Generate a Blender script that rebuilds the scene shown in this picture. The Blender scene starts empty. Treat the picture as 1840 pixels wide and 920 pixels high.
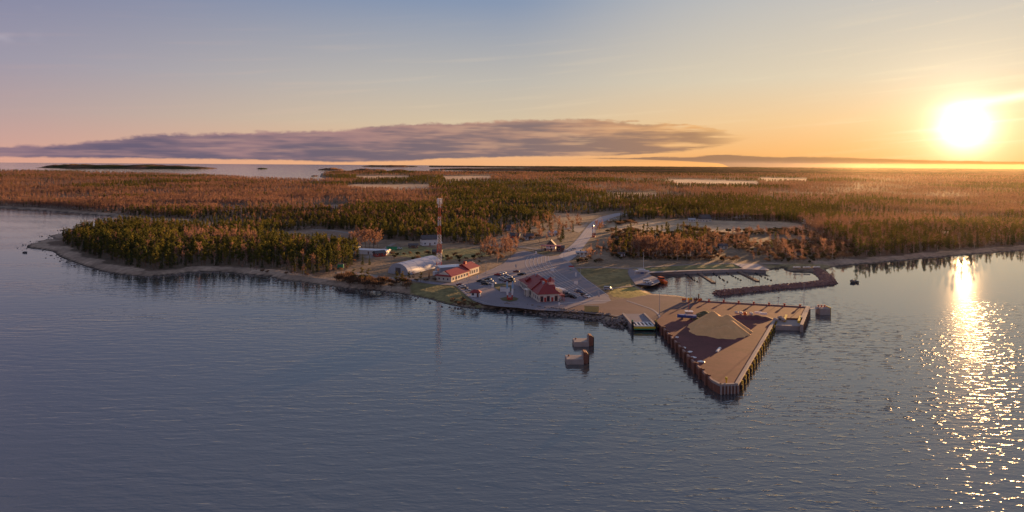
import bpy, math, random
import numpy as np
from mathutils import Vector, Matrix, noise
from mathutils.geometry import tessellate_polygon

random.seed(7)
rng = np.random.default_rng(7)
SC = bpy.context.scene
COL = SC.collection
PI = math.pi
R_ = math.radians

# ------------------------------------------------------------------ camera
CH, CF, CX, CY = 75.0, 1150.0, 920.0, 291.0        # height, focal length, horizon point
ROLL = math.atan(12 / 1840)
cR, sR = math.cos(ROLL), math.sin(ROLL)
cam = bpy.data.cameras.new('camera')
cam.sensor_fit = 'HORIZONTAL'
cam.sensor_width = 36.0
cam.lens = 36.0 * CF / 1840
cam.shift_y = -(460 - CY) / 1840
cam.clip_start = 1.0
cam.clip_end = 120000
camo = bpy.data.objects.new('camera', cam)
COL.objects.link(camo)
camo.matrix_world = Matrix(((cR, -sR, 0, 0), (0, 0, -1, 0), (sR, cR, 0, CH), (0, 0, 0, 1)))
SC.camera = camo


def at(px, py, z=0.0):
    dx, dy = px - CX, py - CY
    d = (dx * cR + dy * sR, CF, dx * sR - dy * cR)
    t = (z - CH) / d[2]
    return Vector((d[0] * t, d[1] * t, z))


def hor(px):
    return CY + (px - CX) * math.tan(ROLL)


def azel(px, py):
    a = math.atan((px - CX) / CF)
    return a, math.atan((hor(px) - py) / CF * math.cos(a))


# ------------------------------------------------------------------ sky, sun, exposure
SUN_AZ = math.atan((1733 - CX) / CF)
SUN_EL = R_(3.9)
GLOW_EL = R_(2.75)


def srgb(r, g, b):
    f = lambda c: (c / 255 / 12.92) if c / 255 <= 0.04045 else ((c / 255 + 0.055) / 1.055) ** 2.4
    return (f(r), f(g), f(b), 1)


class NT:
    """small helper to write node trees as expressions"""
    def __init__(self, tree):
        self.t = tree
        self.n = tree.nodes
        self.l = tree.links

    def node(self, typ, **kw):
        x = self.n.new(typ)
        for k, v in kw.items():
            setattr(x, k, v)
        return x

    def put(self, sock, v):
        if isinstance(v, bpy.types.NodeSocket):
            self.l.new(v, sock)
        elif v is not None:
            sock.default_value = v

    def m(self, op, a, b=None, c=None):
        x = self.node('ShaderNodeMath', operation=op)
        self.put(x.inputs[0], a)
        self.put(x.inputs[1], b)
        self.put(x.inputs[2], c)
        return x.outputs[0]

    def smooth(self, v, lo, hi, tolo=0.0, tohi=1.0):
        x = self.node('ShaderNodeMapRange', interpolation_type='SMOOTHSTEP')
        self.put(x.inputs[0], v)
        self.put(x.inputs[1], lo)
        self.put(x.inputs[2], hi)
        self.put(x.inputs[3], tolo)
        self.put(x.inputs[4], tohi)
        return x.outputs[0]

    def lin(self, v, lo, hi, tolo=0.0, tohi=1.0):
        x = self.node('ShaderNodeMapRange')
        self.put(x.inputs[0], v)
        self.put(x.inputs[1], lo)
        self.put(x.inputs[2], hi)
        self.put(x.inputs[3], tolo)
        self.put(x.inputs[4], tohi)
        return x.outputs[0]

    def mix(self, f, a, b, mode='MIX'):
        x = self.node('ShaderNodeMix', data_type='RGBA', blend_type=mode)
        self.put(x.inputs[0], f)
        self.put(x.inputs[6], a)
        self.put(x.inputs[7], b)
        return x.outputs[2]

    def ramp(self, v, stops, interp='LINEAR'):
        x = self.node('ShaderNodeValToRGB')
        self.put(x.inputs[0], v)
        r = x.color_ramp
        r.interpolation = interp
        while len(r.elements) < len(stops):
            r.elements.new(0.5)
        for e, (p, c) in zip(r.elements, stops):
            e.position = p
            e.color = c
        return x.outputs[0]

    def curve(self, v, pts):
        x = self.node('ShaderNodeFloatCurve')
        self.put(x.inputs[1], v)
        c = x.mapping.curves[0]
        while len(c.points) < len(pts):
            c.points.new(0.5, 0.5)
        for p, (a, b) in zip(c.points, pts):
            p.location = (a, b)
            p.handle_type = 'VECTOR'
        x.mapping.update()
        return x.outputs[0]

    def xyz(self, x_, y_, z_):
        x = self.node('ShaderNodeCombineXYZ')
        self.put(x.inputs[0], x_)
        self.put(x.inputs[1], y_)
        self.put(x.inputs[2], z_)
        return x.outputs[0]

    def noise(self, vec, scale=1.0, detail=4.0, rough=0.55, dist=0.0):
        x = self.node('ShaderNodeTexNoise')
        self.put(x.inputs['Vector'], vec)
        x.inputs['Scale'].default_value = scale
        x.inputs['Detail'].default_value = detail
        x.inputs['Roughness'].default_value = rough
        x.inputs['Distortion'].default_value = dist
        return x.outputs[0]


def build_world():
    w = bpy.data.worlds.new('World')
    SC.world = w
    w.use_nodes = True
    t = NT(w.node_tree)
    t.n.clear()
    out = t.node('ShaderNodeOutputWorld')
    bg = t.node('ShaderNodeBackground')
    bg.inputs[1].default_value = 0.1
    t.l.new(bg.outputs[0], out.inputs[0])
    tc = t.node('ShaderNodeTexCoord').outputs['Generated']
    sep = t.node('ShaderNodeSeparateXYZ')
    t.l.new(tc, sep.inputs[0])
    x, y, z = sep.outputs
    az = t.m('ARCTAN2', x, y)
    el = t.m('MAXIMUM', t.m('ARCSINE', z), 0.0)
    hl = t.m('SQRT', t.m('MAXIMUM', t.m('SUBTRACT', 1.0, t.m('MULTIPLY', z, z)), 1e-6))
    c = t.m('DIVIDE', t.m('ADD', t.m('MULTIPLY', x, math.sin(SUN_AZ)), t.m('MULTIPLY', y, math.cos(SUN_AZ))), hl)
    e = t.m('DIVIDE', el, R_(30.0))            # 1 at 30 degrees up
    S = lambda d: d / 30.0
    away = t.ramp(e, [(0, srgb(216, 162, 148)), (S(1.2), srgb(200, 158, 152)), (S(3.5), srgb(178, 154, 158)), (S(7), srgb(152, 146, 166)),
                      (S(14), srgb(118, 124, 158)), (1.0, srgb(120, 130, 162))])
    cent = t.ramp(e, [(0, srgb(240, 178, 126)), (S(1.2), srgb(230, 186, 144)), (S(3.5), srgb(212, 192, 162)), (S(7), srgb(190, 184, 174)),
                      (S(14), srgb(134, 150, 176)), (1.0, srgb(128, 142, 170))])
    sunw = t.ramp(e, [(0, srgb(244, 174, 100)), (S(1.2), srgb(242, 184, 118)), (S(3.5), srgb(236, 198, 148)), (S(7), srgb(218, 204, 178)),
                      (S(14), srgb(188, 188, 186)), (1.0, srgb(130, 144, 172))])
    sky = t.mix(t.smooth(c, 0.1, 0.84), away, cent)
    sky = t.mix(t.smooth(c, 0.80, 1.0), sky, sunw)
    # angle from the sun
    sd = Vector((math.sin(SUN_AZ) * math.cos(GLOW_EL), math.cos(SUN_AZ) * math.cos(GLOW_EL), math.sin(GLOW_EL)))
    dt = t.m('ADD', t.m('ADD', t.m('MULTIPLY', x, sd.x), t.m('MULTIPLY', y, sd.y)), t.m('MULTIPLY', z, sd.z))
    th = t.m('ARCCOSINE', t.m('MINIMUM', dt, 0.999999))
    core = t.m('EXPONENT', t.m('MULTIPLY', t.m('POWER', t.m('DIVIDE', th, R_(1.45)), 2.0), -1.0))
    wide = t.m('EXPONENT', t.m('MULTIPLY', t.m('DIVIDE', th, R_(4.2)), -1.0))
    # thin streaks of high cloud
    av = t.xyz(t.m('MULTIPLY', az, 3.0), t.m('MULTIPLY', t.m('SUBTRACT', el, t.m('MULTIPLY', az, 0.09)), 60.0), 0.0)
    stn = t.noise(av, 1.6, 2.0, 0.5)
    st = t.smooth(stn, 0.52, 0.78)
    stm = t.m('MULTIPLY', st, t.smooth(el, R_(1.5), R_(4.0)))
    stm = t.m('MULTIPLY', stm, t.smooth(el, R_(14), R_(7)))
    sky = t.mix(t.m('ADD', t.m('MULTIPLY', stm, 0.13), t.m('MULTIPLY', t.m('MULTIPLY', st, 0.75), t.m('EXPONENT', t.m('MULTIPLY', t.m('DIVIDE', th, R_(4.0)), -1.0)))), sky, t.mix(t.smooth(c, 0.3, 1.0), srgb(206, 168, 160), srgb(255, 232, 190)))
    # bright wing of cloud over the sun
    wl = t.m('SUBTRACT', el, t.m('ADD', R_(4.35), t.m('MULTIPLY', t.m('SUBTRACT', az, SUN_AZ), 0.16)))
    wing = t.m('EXPONENT', t.m('MULTIPLY', t.m('POWER', t.m('DIVIDE', wl, R_(0.34)), 2.0), -1.0))
    wing = t.m('MULTIPLY', wing, t.smooth(az, SUN_AZ - 0.055, SUN_AZ + 0.02))
    wing = t.m('MULTIPLY', wing, t.lin(stn, 0.3, 0.7, 0.5, 1.2))
    glow = t.mix(1.0, t.mix(core, (0, 0, 0, 1), (1.7, 1.5, 1.05, 1)), t.mix(wide, (0, 0, 0, 1), (0.27, 0.21, 0.135, 1)), 'ADD')
    mid = t.m('EXPONENT', t.m('MULTIPLY', t.m('DIVIDE', th, R_(1.7)), -1.0))
    glow = t.mix(1.0, glow, t.mix(mid, (0, 0, 0, 1), (1.15, 0.95, 0.62, 1)), 'ADD')
    glow = t.mix(1.0, glow, t.mix(t.m('MINIMUM', wing, 1.0), (0, 0, 0, 1), (0.55, 0.50, 0.38, 1)), 'ADD')
    sky = t.mix(1.0, sky, glow, 'ADD')
    # cloud banks: outlines as azimuth -> elevation curves
    un = t.lin(az, -0.95, 0.95)

    def outline(pts):
        r = []
        for px, py in pts:
            a, b = azel(px, py)
            r.append(((a + 0.95) / 1.9, max(0.0, min(1.0, (b + 0.02) / 0.12))))
        return t.m('SUBTRACT', t.m('MULTIPLY', t.curve(un, r), 0.12), 0.02)

    elr = t.m('ARCSINE', z)
    cv = t.xyz(t.m('MULTIPLY', az, 1.0), t.m('MULTIPLY', el, 5.0), 0.3)
    n1 = t.noise(cv, 9.0, 3.0, 0.6)
    n2 = t.noise(t.xyz(t.m('MULTIPLY', az, 1.0), t.m('MULTIPLY', el, 14.0), 2.3), 7.0, 4.0, 0.6)
    n3 = t.noise(t.xyz(t.m('MULTIPLY', az, 1.0), t.m('MULTIPLY', el, 2.2), 5.3), 48.0, 3.0, 0.65)
    top = outline([(-700, 270), (-300, 268), (0, 262), (120, 257), (200, 248), (300, 239), (450, 236), (600, 233), (700, 223), (800, 220), (950, 214), (1050, 212),
                   (1150, 217), (1230, 222), (1300, 230), (1350, 243), (1420, 262), (2300, 262)])
    bot = outline([(-700, 284), (-300, 284), (0, 284), (120, 285), (300, 286), (450, 288), (600, 292), (720, 291), (800, 286), (950, 282), (1050, 281), (1150, 279),
                   (1230, 272), (1300, 262), (1350, 250), (1420, 262), (2300, 262)])
    fray = t.smooth(az, azel(950, 290)[0], azel(1300, 290)[0])
    wob = t.m('ADD', t.m('MULTIPLY', t.m('SUBTRACT', n3, 0.5), 0.0125), t.m('MULTIPLY', t.m('SUBTRACT', n2, 0.5), t.m('ADD', 0.006, t.m('MULTIPLY', fray, 0.055))))
    mk = t.m('MULTIPLY', t.smooth(t.m('SUBTRACT', t.m('ADD', top, wob), elr), -0.0010, 0.0045),
             t.smooth(t.m('SUBTRACT', elr, t.m('SUBTRACT', bot, t.m('MULTIPLY', wob, 0.35))), -0.0005, 0.0030))
    mk = t.m('MULTIPLY', mk, t.smooth(az, azel(1370, 290)[0], azel(1240, 290)[0]))
    mk = t.m('MULTIPLY', mk, t.m('SUBTRACT', 1.0, t.m('MULTIPLY', t.m('ADD', t.m('MULTIPLY', fray, 0.75), 0.12), t.smooth(n2, 0.50, 0.64))))
    hgt = t.m('DIVIDE', t.m('SUBTRACT', elr, bot), t.m('MAXIMUM', t.m('SUBTRACT', top, bot), 0.004))
    base = t.ramp(un, [(0.0, srgb(98, 88, 112)), (0.14, srgb(102, 92, 116)), (0.36, srgb(112, 100, 114)), (0.52, srgb(132, 112, 112)),
                       (0.62, srgb(158, 124, 104)), (0.72, srgb(196, 148, 96))])
    lit = t.ramp(un, [(0.0, srgb(150, 124, 140)), (0.36, srgb(186, 142, 136)), (0.55, srgb(216, 164, 128)), (0.70, srgb(250, 190, 112))])
    patch = t.smooth(t.m('ADD', t.m('MULTIPLY', n1, 0.6), t.m('ADD', t.m('MULTIPLY', n2, 0.6), t.m('MULTIPLY', hgt, 0.10))), 0.56, 0.80)
    ccol = t.mix(t.m('MULTIPLY', patch, t.m('ADD', 0.62, t.m('MULTIPLY', fray, 0.30))), base, lit)
    rim = t.m('MULTIPLY', t.smooth(hgt, 0.80, 1.0), 0.35)
    ccol = t.mix(rim, ccol, lit)
    sky = t.mix(mk, sky, ccol)
    # the low bank along the horizon towards the sun
    top2 = outline([(-700, 300), (980, 296), (1040, 284), (1150, 281), (1290, 278), (1400, 280), (1500, 282), (1600, 284), (1735, 287), (1840, 289), (2300, 290)])
    bot2 = outline([(-700, 299), (980, 297), (1040, 285), (1150, 287), (1230, 290), (1295, 294), (1330, 309), (1500, 312), (2300, 314)])
    mk2 = t.m('MULTIPLY', t.smooth(t.m('SUBTRACT', t.m('ADD', top2, t.m('MULTIPLY', wob, 0.22)), elr), -0.0002, 0.0022),
              t.smooth(t.m('SUBTRACT', elr, bot2), -0.0004, 0.0012))
    near = t.m('EXPONENT', t.m('MULTIPLY', t.m('DIVIDE', th, R_(3.6)), -1.0))
    low = t.mix(t.smooth(elr, 0.006, 0.0), t.ramp(un, [(0.5, srgb(146, 114, 98)), (0.72, srgb(152, 118, 92)), (0.84, srgb(186, 128, 66)), (1.0, srgb(176, 124, 74))]),
                t.ramp(un, [(0.5, srgb(170, 128, 102)), (0.72, srgb(168, 132, 108)), (0.84, srgb(190, 134, 78)), (1.0, srgb(184, 134, 90))]))
    low = t.mix(1.0, low, t.mix(near, (0, 0, 0, 1), (0.42, 0.17, 0.015, 1)), 'ADD')
    sky = t.mix(t.m('MULTIPLY', mk2, 0.94), sky, low)
    # small pale clouds high to the left
    cl = t.m('MULTIPLY', t.smooth(t.noise(t.xyz(t.m('MULTIPLY', az, 1.0), t.m('MULTIPLY', el, 2.6), 7.0), 14.0, 2.0), 0.52, 0.72),
             t.m('MULTIPLY', t.smooth(az, -0.625, -0.68), t.smooth(el, R_(6.0), R_(9.0))))
    sky = t.mix(t.m('MULTIPLY', cl, 0.45), sky, srgb(190, 180, 190))
    # physical sky underneath
    ns = t.node('ShaderNodeTexSky', sky_type='NISHITA')
    ns.sun_disc = False
    ns.sun_elevation = SUN_EL
    ns.sun_rotation = SUN_AZ
    ns.air_density = 1.0
    ns.dust_density = 1.5
    ten = t.mix(1.0, sky, (3.54, 3.54, 3.54, 1), 'MULTIPLY')
    nsc = t.mix(1.0, ns.outputs[0], (0.01, 0.01, 0.01, 1), 'MULTIPLY')
    for nd in t.n:
        if nd.type == 'MIX':
            nd.clamp_result = False
            nd.clamp_factor = True
    t.l.new(t.mix(1.0, ten, nsc, 'ADD'), bg.inputs[0])


build_world()
SC.world.cycles.sampling_method = 'NONE'
sun = bpy.data.lights.new('sun', 'SUN')
sun.energy = 5.0
sun.angle = R_(0.5)
sun.color = (1.0, 0.55, 0.23)
suno = bpy.data.objects.new('sun', sun)
COL.objects.link(suno)
suno.location = (600, 900, 120)
suno.rotation_euler = Vector((math.sin(SUN_AZ) * math.cos(SUN_EL), math.cos(SUN_AZ) * math.cos(SUN_EL), math.sin(SUN_EL))).to_track_quat('Z', 'Y').to_euler()
SC.view_settings.view_transform = 'Standard'
SC.view_settings.look = 'None'
SC.view_settings.exposure = 1.5
SC.view_settings.gamma = 1.0
SC.cycles.max_bounces = 5
SC.cycles.diffuse_bounces = 3
SC.cycles.glossy_bounces = 2
SC.cycles.transparent_max_bounces = 6
SC.cycles.sample_clamp_indirect = 0.6
SC.cycles.sample_clamp_direct = 8.0

# ------------------------------------------------------------------ materials
MATS = {}


def mat(name, col, rough=0.7, var=0.25, scale=0.6, metal=0.0, spec=0.3, emit=None):
    """plain procedural surface: a base colour broken up by two scales of noise"""
    if name in MATS:
        return MATS[name]
    m = bpy.data.materials.new(name)
    m.use_nodes = True
    t = NT(m.node_tree)
    b = t.n['Principled BSDF']
    pos = t.node('ShaderNodeNewGeometry').outputs['Position']
    n = t.m('ADD', t.m('MULTIPLY', t.noise(pos, scale, 4.0), 0.6), t.m('MULTIPLY', t.noise(pos, scale * 7, 3.0), 0.4))
    f = t.lin(n, 0.25, 0.75, 1.0 - var, 1.0 + var)
    c = t.mix(1.0, (*col, 1), t.xyz(f, f, f), 'MULTIPLY')
    t.l.new(c, b.inputs['Base Color'])
    b.inputs['Roughness'].default_value = rough
    b.inputs['Metallic'].default_value = metal
    b.inputs['Specular IOR Level'].default_value = spec
    MATS[name] = m
    return m


def leafmat(name, c1, c2, trans=0.4):
    m = bpy.data.materials.new(name)
    m.use_nodes = True
    t = NT(m.node_tree)
    t.n.clear()
    out = t.node('ShaderNodeOutputMaterial')
    rnd = t.node('ShaderNodeObjectInfo').outputs['Random']
    pos = t.node('ShaderNodeNewGeometry').outputs['Position']
    n = t.noise(pos, 0.9, 2.0)
    big = t.noise(pos, 0.006, 2.0)
    c = t.mix(rnd, (*c1, 1), (*c2, 1))
    f = t.m('MULTIPLY', t.lin(n, 0.3, 0.7, 0.65, 1.4), t.lin(big, 0.35, 0.65, 0.8, 1.25))
    c = t.mix(1.0, c, t.xyz(f, f, f), 'MULTIPLY')
    d = t.node('ShaderNodeBsdfDiffuse')
    tr = t.node('ShaderNodeBsdfTranslucent')
    t.l.new(c, d.inputs[0])
    t.l.new(c, tr.inputs[0])
    mx = t.node('ShaderNodeMixShader')
    mx.inputs[0].default_value = trans
    t.l.new(d.outputs[0], mx.inputs[1])
    t.l.new(tr.outputs[0], mx.inputs[2])
    t.l.new(mx.outputs[0], out.inputs[0])
    MATS[name] = m
    return m


def water_material():
    m = bpy.data.materials.new('sea_water')
    m.use_nodes = True
    t = NT(m.node_tree)
    b = t.n['Principled BSDF']
    b.inputs['Base Color'].default_value = (0.050, 0.052, 0.054, 1)
    b.inputs['Roughness'].default_value = 0.05
    b.inputs['IOR'].default_value = 2.3
    b.inputs['Specular IOR Level'].default_value = 0.5
    pos = t.node('ShaderNodeNewGeometry').outputs['Position']

    def rot(a, sx, sy, off):
        mp = t.node('ShaderNodeMapping')
        mp.inputs['Rotation'].default_value = (0, 0, R_(a))
        mp.inputs['Scale'].default_value = (sx, sy, 1)
        mp.inputs['Location'].default_value = (off, off, 0)
        t.l.new(pos, mp.inputs[0])
        return mp.outputs[0]

    w1 = t.noise(rot(-14, 0.095, 0.34, 3), 1.0, 2.5, 0.5, 0.4)
    w2 = t.noise(rot(38, 0.42, 1.05, 11), 1.0, 2.5, 0.5, 0.4)
    w3 = t.noise(rot(8, 0.7, 1.3, 5), 1.0, 1.0, 0.5)
    big = t.noise(rot(20, 0.006, 0.02, 0), 1.0, 3.0, 0.5)
    sx = t.node('ShaderNodeSeparateXYZ')
    t.l.new(pos, sx.inputs[0])
    mixd = t.smooth(sx.outputs[0], -120.0, 160.0)
    paw = t.smooth(t.noise(rot(12, 0.22, 0.60, 21), 1.0, 2.0, 0.5), 0.54, 0.74)   # patches of sharper ripples
    hgt = t.m('ADD', t.m('MULTIPLY', w1, t.lin(mixd, 0, 1, 1.0, 0.36)), t.m('MULTIPLY', w2, t.m('MULTIPLY', t.lin(mixd, 0, 1, 0.22, 0.50), t.m('ADD', t.m('MULTIPLY', paw, t.lin(mixd, 0, 1, 0.4, 1.7)), t.lin(mixd, 0, 1, 0.7, 0.22)))))
    hgt = t.m('ADD', hgt, t.m('MULTIPLY', w3, 0.12))
    # the yacht basin lies sheltered behind its mole
    dx = t.m('SUBTRACT', sx.outputs[0], 130.0)
    dy = t.m('SUBTRACT', sx.outputs[1], 425.0)
    r = t.m('SQRT', t.m('ADD', t.m('MULTIPLY', t.m('MULTIPLY', dx, dx), 0.45), t.m('MULTIPLY', dy, dy)))
    calm = t.smooth(r, 25.0, 75.0, 0.40, 1.0)
    # lee of the wooded shore to the right
    sa, sb_ = at(1490, 485), at(1840, 450)
    nl = Vector((sb_.y - sa.y, -(sb_.x - sa.x))).normalized()
    ld = t.m('ADD', t.m('MULTIPLY', t.m('SUBTRACT', sx.outputs[0], sa.x), nl.x), t.m('MULTIPLY', t.m('SUBTRACT', sx.outputs[1], sa.y), nl.y))
    ld = t.m('ADD', ld, t.m('MULTIPLY', t.m('SUBTRACT', big, 0.5), 60.0))
    lee = t.m('MAXIMUM', t.smooth(ld, 75.0, 190.0, 0.02, 1.0), t.smooth(sx.outputs[0], 215.0, 150.0))
    calm = t.m('MULTIPLY', calm, lee)
    amp = t.m('MULTIPLY', t.lin(big, 0.38, 0.62, 0.45, 1.15), calm)
    bp = t.node('ShaderNodeBump')
    bp.inputs['Strength'].default_value = 1.0
    t.l.new(t.m('MULTIPLY', amp, t.lin(mixd, 0, 1, 0.22, 0.42)), bp.inputs['Distance'])
    t.l.new(hgt, bp.inputs['Height'])
    t.l.new(bp.outputs[0], b.inputs['Normal'])
    return m


# ------------------------------------------------------------------ mesh and object helpers
def link(o, parent=None):
    COL.objects.link(o)
    if parent is not None:
        o.parent = parent
    return o


def tag(o, label=None, cat=None, group=None, kind=None):
    if label: o['label'] = label
    if cat: o['category'] = cat
    if group: o['group'] = group
    if kind: o['kind'] = kind
    return o


def thing(name, label, cat, loc=(0, 0, 0), rz=0.0, group=None):
    o = bpy.data.objects.new(name, None)
    COL.objects.link(o)
    o.location = loc
    o.rotation_euler = (0, 0, rz)
    o.empty_display_size = 0.5
    return tag(o, label, cat, group)


class MB:
    def __init__(self):
        self.v, self.f = [], []

    def add(self, vs, fs):
        k = len(self.v)
        self.v += [tuple(p) for p in vs]
        self.f += [tuple(i + k for i in q) for q in fs]
        return self

    def box(self, x0, x1, y0, y1, z0, z1):
        return self.add([(x0, y0, z0), (x1, y0, z0), (x1, y1, z0), (x0, y1, z0), (x0, y0, z1), (x1, y0, z1), (x1, y1, z1), (x0, y1, z1)],
                        [(3, 2, 1, 0), (4, 5, 6, 7), (0, 1, 5, 4), (1, 2, 6, 5), (2, 3, 7, 6), (3, 0, 4, 7)])

    def obox(self, c, ax, hx, hy, z0, z1):
        """box with its x axis along the 2D direction ax"""
        ax = Vector(ax[:2]).normalized()
        ay = Vector((-ax.y, ax.x))
        c = Vector(c[:2])
        q = [c - ax * hx - ay * hy, c + ax * hx - ay * hy, c + ax * hx + ay * hy, c - ax * hx + ay * hy]
        return self.prism(q, z0, z1)

    def prism(self, poly, z0, z1, cap=True):
        n = len(poly)
        area = sum(poly[i][0] * poly[(i + 1) % n][1] - poly[(i + 1) % n][0] * poly[i][1] for i in range(n))
        if area < 0:
            poly = list(reversed(poly))
        vs = [(p[0], p[1], z0) for p in poly] + [(p[0], p[1], z1) for p in poly]
        fs = [(i, (i + 1) % n, n + (i + 1) % n, n + i) for i in range(n)]
        if cap:
            if n <= 4:
                fs += [tuple(range(n - 1, -1, -1)), tuple(range(n, 2 * n))]
            else:
                for tr in tessellate_polygon([[Vector((p[0], p[1], 0)) for p in poly]]):
                    a, b, c = [Vector(poly[i][:2]) for i in tr]
                    if (b - a).cross(c - a) < 0:
                        tr = tr[::-1]
                    fs += [tuple(n + i for i in tr), tuple(reversed(tr))]
        return self.add(vs, fs)

    def tube(self, p0, p1, r0, r1=None, n=6):
        r1 = r0 if r1 is None else r1
        p0, p1 = Vector(p0), Vector(p1)
        d = (p1 - p0).normalized()
        u = d.orthogonal().normalized()
        w = d.cross(u)
        vs = [p0 + (u * math.cos(2 * PI * i / n) + w * math.sin(2 * PI * i / n)) * r0 for i in range(n)]
        vs += [p1 + (u * math.cos(2 * PI * i / n) + w * math.sin(2 * PI * i / n)) * r1 for i in range(n)]
        fs = [(i, (i + 1) % n, n + (i + 1) % n, n + i) for i in range(n)] + [tuple(range(n - 1, -1, -1)), tuple(range(n, 2 * n))]
        return self.add(vs, fs)

    def extrude_x(self, prof, x0, x1):
        """profile in (y,z) extruded along x"""
        n = len(prof)
        vs = [(x0, a, b) for a, b in prof] + [(x1, a, b) for a, b in prof]
        return self.add(vs, [(i, (i + 1) % n, n + (i + 1) % n, n + i) for i in range(n)] + [tuple(range(n - 1, -1, -1)), tuple(range(n, 2 * n))])

    def extrude_y(self, prof, y0, y1):
        """profile in (x,z) extruded along y"""
        n = len(prof)
        vs = [(a, y0, b) for a, b in prof] + [(a, y1, b) for a, b in prof]
        return self.add(vs, [(i, n + i, n + (i + 1) % n, (i + 1) % n) for i in range(n)] + [tuple(range(n)), tuple(range(2 * n - 1, n - 1, -1))])

    def mesh(self, name, m=None, smooth=False):
        me = bpy.data.meshes.new(name)
        me.from_pydata(self.v, [], self.f)
        if m: me.materials.append(m)
        if smooth:
            me.polygons.foreach_set('use_smooth', [True] * len(me.polygons))
        return me

    def build(self, name, m, parent=None, smooth=False):
        return link(bpy.data.objects.new(name, self.mesh(name, m, smooth)), parent)


def copy_tree(o, parent=None):
    c = o.copy()
    COL.objects.link(c)
    c.parent = parent
    for ch in list(o.children):
        copy_tree(ch, c)
    return c


def sheet(name, pxs, z, m, kind='structure', thick=0.0):
    pts = [at(p[0], p[1], z) for p in pxs]
    b = MB()
    if thick:
        b.prism([(p.x, p.y) for p in pts], z - thick, z)
    else:
        tris = []
        for tr in tessellate_polygon([[Vector((p.x, p.y, 0)) for p in pts]]):
            a, q, c = [pts[i] for i in tr]
            if (q - a).to_2d().cross((c - a).to_2d()) < 0:
                tr = tr[::-1]
            tris.append(tuple(tr))
        b.add(pts, tris)
    o = b.build(name, m)
    if kind: o['kind'] = kind
    return o


def inside(poly, X, Y):
    """even-odd test; poly (n,2), X,Y arrays"""
    r = np.zeros(X.shape, bool)
    n = len(poly)
    for i in range(n):
        x0, y0 = poly[i]
        x1, y1 = poly[(i + 1) % n]
        if y0 == y1:
            continue
        c = ((y0 > Y) != (y1 > Y)) & (X < (x1 - x0) * (Y - y0) / (y1 - y0) + x0)
        r ^= c
    return r


def dist_poly(poly, X, Y):
    best = np.full(X.shape, 1e12)
    n = len(poly)
    for i in range(n):
        x0, y0 = poly[i]
        x1, y1 = poly[(i + 1) % n]
        dx, dy = x1 - x0, y1 - y0
        L = dx * dx + dy * dy + 1e-9
        t = np.clip(((X - x0) * dx + (Y - y0) * dy) / L, 0, 1)
        best = np.minimum(best, (X - x0 - t * dx) ** 2 + (Y - y0 - t * dy) ** 2)
    return np.sqrt(best)


def w2(pxs, z=0.0):
    return np.array([[at(a, b, z).x, at(a, b, z).y] for a, b in pxs])


def hash2(i, j, s):
    v = np.sin(i * 127.1 + j * 311.7 + s * 74.7) * 43758.5453
    return v - np.floor(v)


def vnoise(X, Y, scale, seed=0, octaves=3):
    r = np.zeros(X.shape)
    a, tot = 1.0, 0.0
    for o in range(octaves):
        x, y = X / scale, Y / scale
        i, j = np.floor(x), np.floor(y)
        u, v = x - i, y - j
        u, v = u * u * (3 - 2 * u), v * v * (3 - 2 * v)
        s = seed + o * 13
        r += a * ((hash2(i, j, s) * (1 - u) + hash2(i + 1, j, s) * u) * (1 - v) + (hash2(i, j + 1, s) * (1 - u) + hash2(i + 1, j + 1, s) * u) * v)
        tot += a
        a *= 0.5
        scale *= 0.5
    return r / tot


# ------------------------------------------------------------------ the sea
b = MB()
b.add([(-15000, -300, 0), (15000, -300, 0), (15000, 12300, 0), (-15000, 12300, 0)], [(0, 1, 2, 3)])
sea = b.build('sea', water_material())
tag(sea, kind='structure')

# ------------------------------------------------------------------ the land
SHORE = [(-700, 340), (-200, 364), (0, 374), (60, 377), (130, 383), (190, 388), (230, 393), (262, 398), (255, 401), (235, 403), (190, 406), (150, 410), (118, 413), (104, 413.5),
         (118, 417), (110, 421), (85, 424), (95, 428), (90, 431), (62, 433), (72, 436), (58, 437), (47, 441), (46, 446), (75, 449), (95, 453), (105, 462), (125, 470), (145, 477),
         (180, 488), (215, 494), (250, 497), (280, 497), (310, 494), (340, 490), (375, 489), (410, 490), (440, 494), (480, 497), (500, 503), (540, 507), (580, 513), (620, 519),
         (660, 522), (700, 526), (740, 532), (770, 538), (800, 547), (830, 553), (860, 556), (900, 558), (940, 561), (970, 566), (1000, 569), (1030, 572), (1060, 575), (1083, 579),
         (1090, 587), (1110, 589), (1128, 590), (1132, 578), (1168, 577), (1182, 588), (1192, 597), (1240, 560), (1255, 541), (1230, 533), (1175, 529), (1158, 518), (1172, 515),
         (1186, 511), (1187, 503), (1178, 499), (1164, 494), (1170, 491.5), (1250, 490), (1330, 487), (1370, 489), (1383, 487), (1392, 484), (1407, 482), (1409, 486.5), (1420, 489),
         (1452, 489.5), (1462, 494), (1470, 499), (1490, 497), (1489, 489), (1486, 484.5), (1500, 480), (1560, 474), (1650, 466), (1740, 458), (1840, 450), (2000, 440), (2500, 410)]
BACK = [(1092, 309.6), (1000, 309.5), (900, 310.2), (800, 310.5), (700, 309), (600, 309.5), (577, 311.5), (574, 318), (592, 322.2), (573, 325.5), (520, 324), (400, 317.5), (250, 312.5),
        (120, 309.5), (0, 307.5), (-200, 306), (-700, 303)]
MAIN = np.vstack([w2(SHORE), [[7000, 6500], [13500, 12100], [0, 12100]], w2(BACK)])
MAIN[len(SHORE) + 2] = [12100 * (1100 - CX) / CF, 12100]
LAND2 = w2([(790, 304.6), (840, 306.0), (920, 306.6), (1040, 307.0), (1110, 307.6), (1110, 303.2), (985, 302.9), (900, 303.4), (840, 303.6)])
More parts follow.
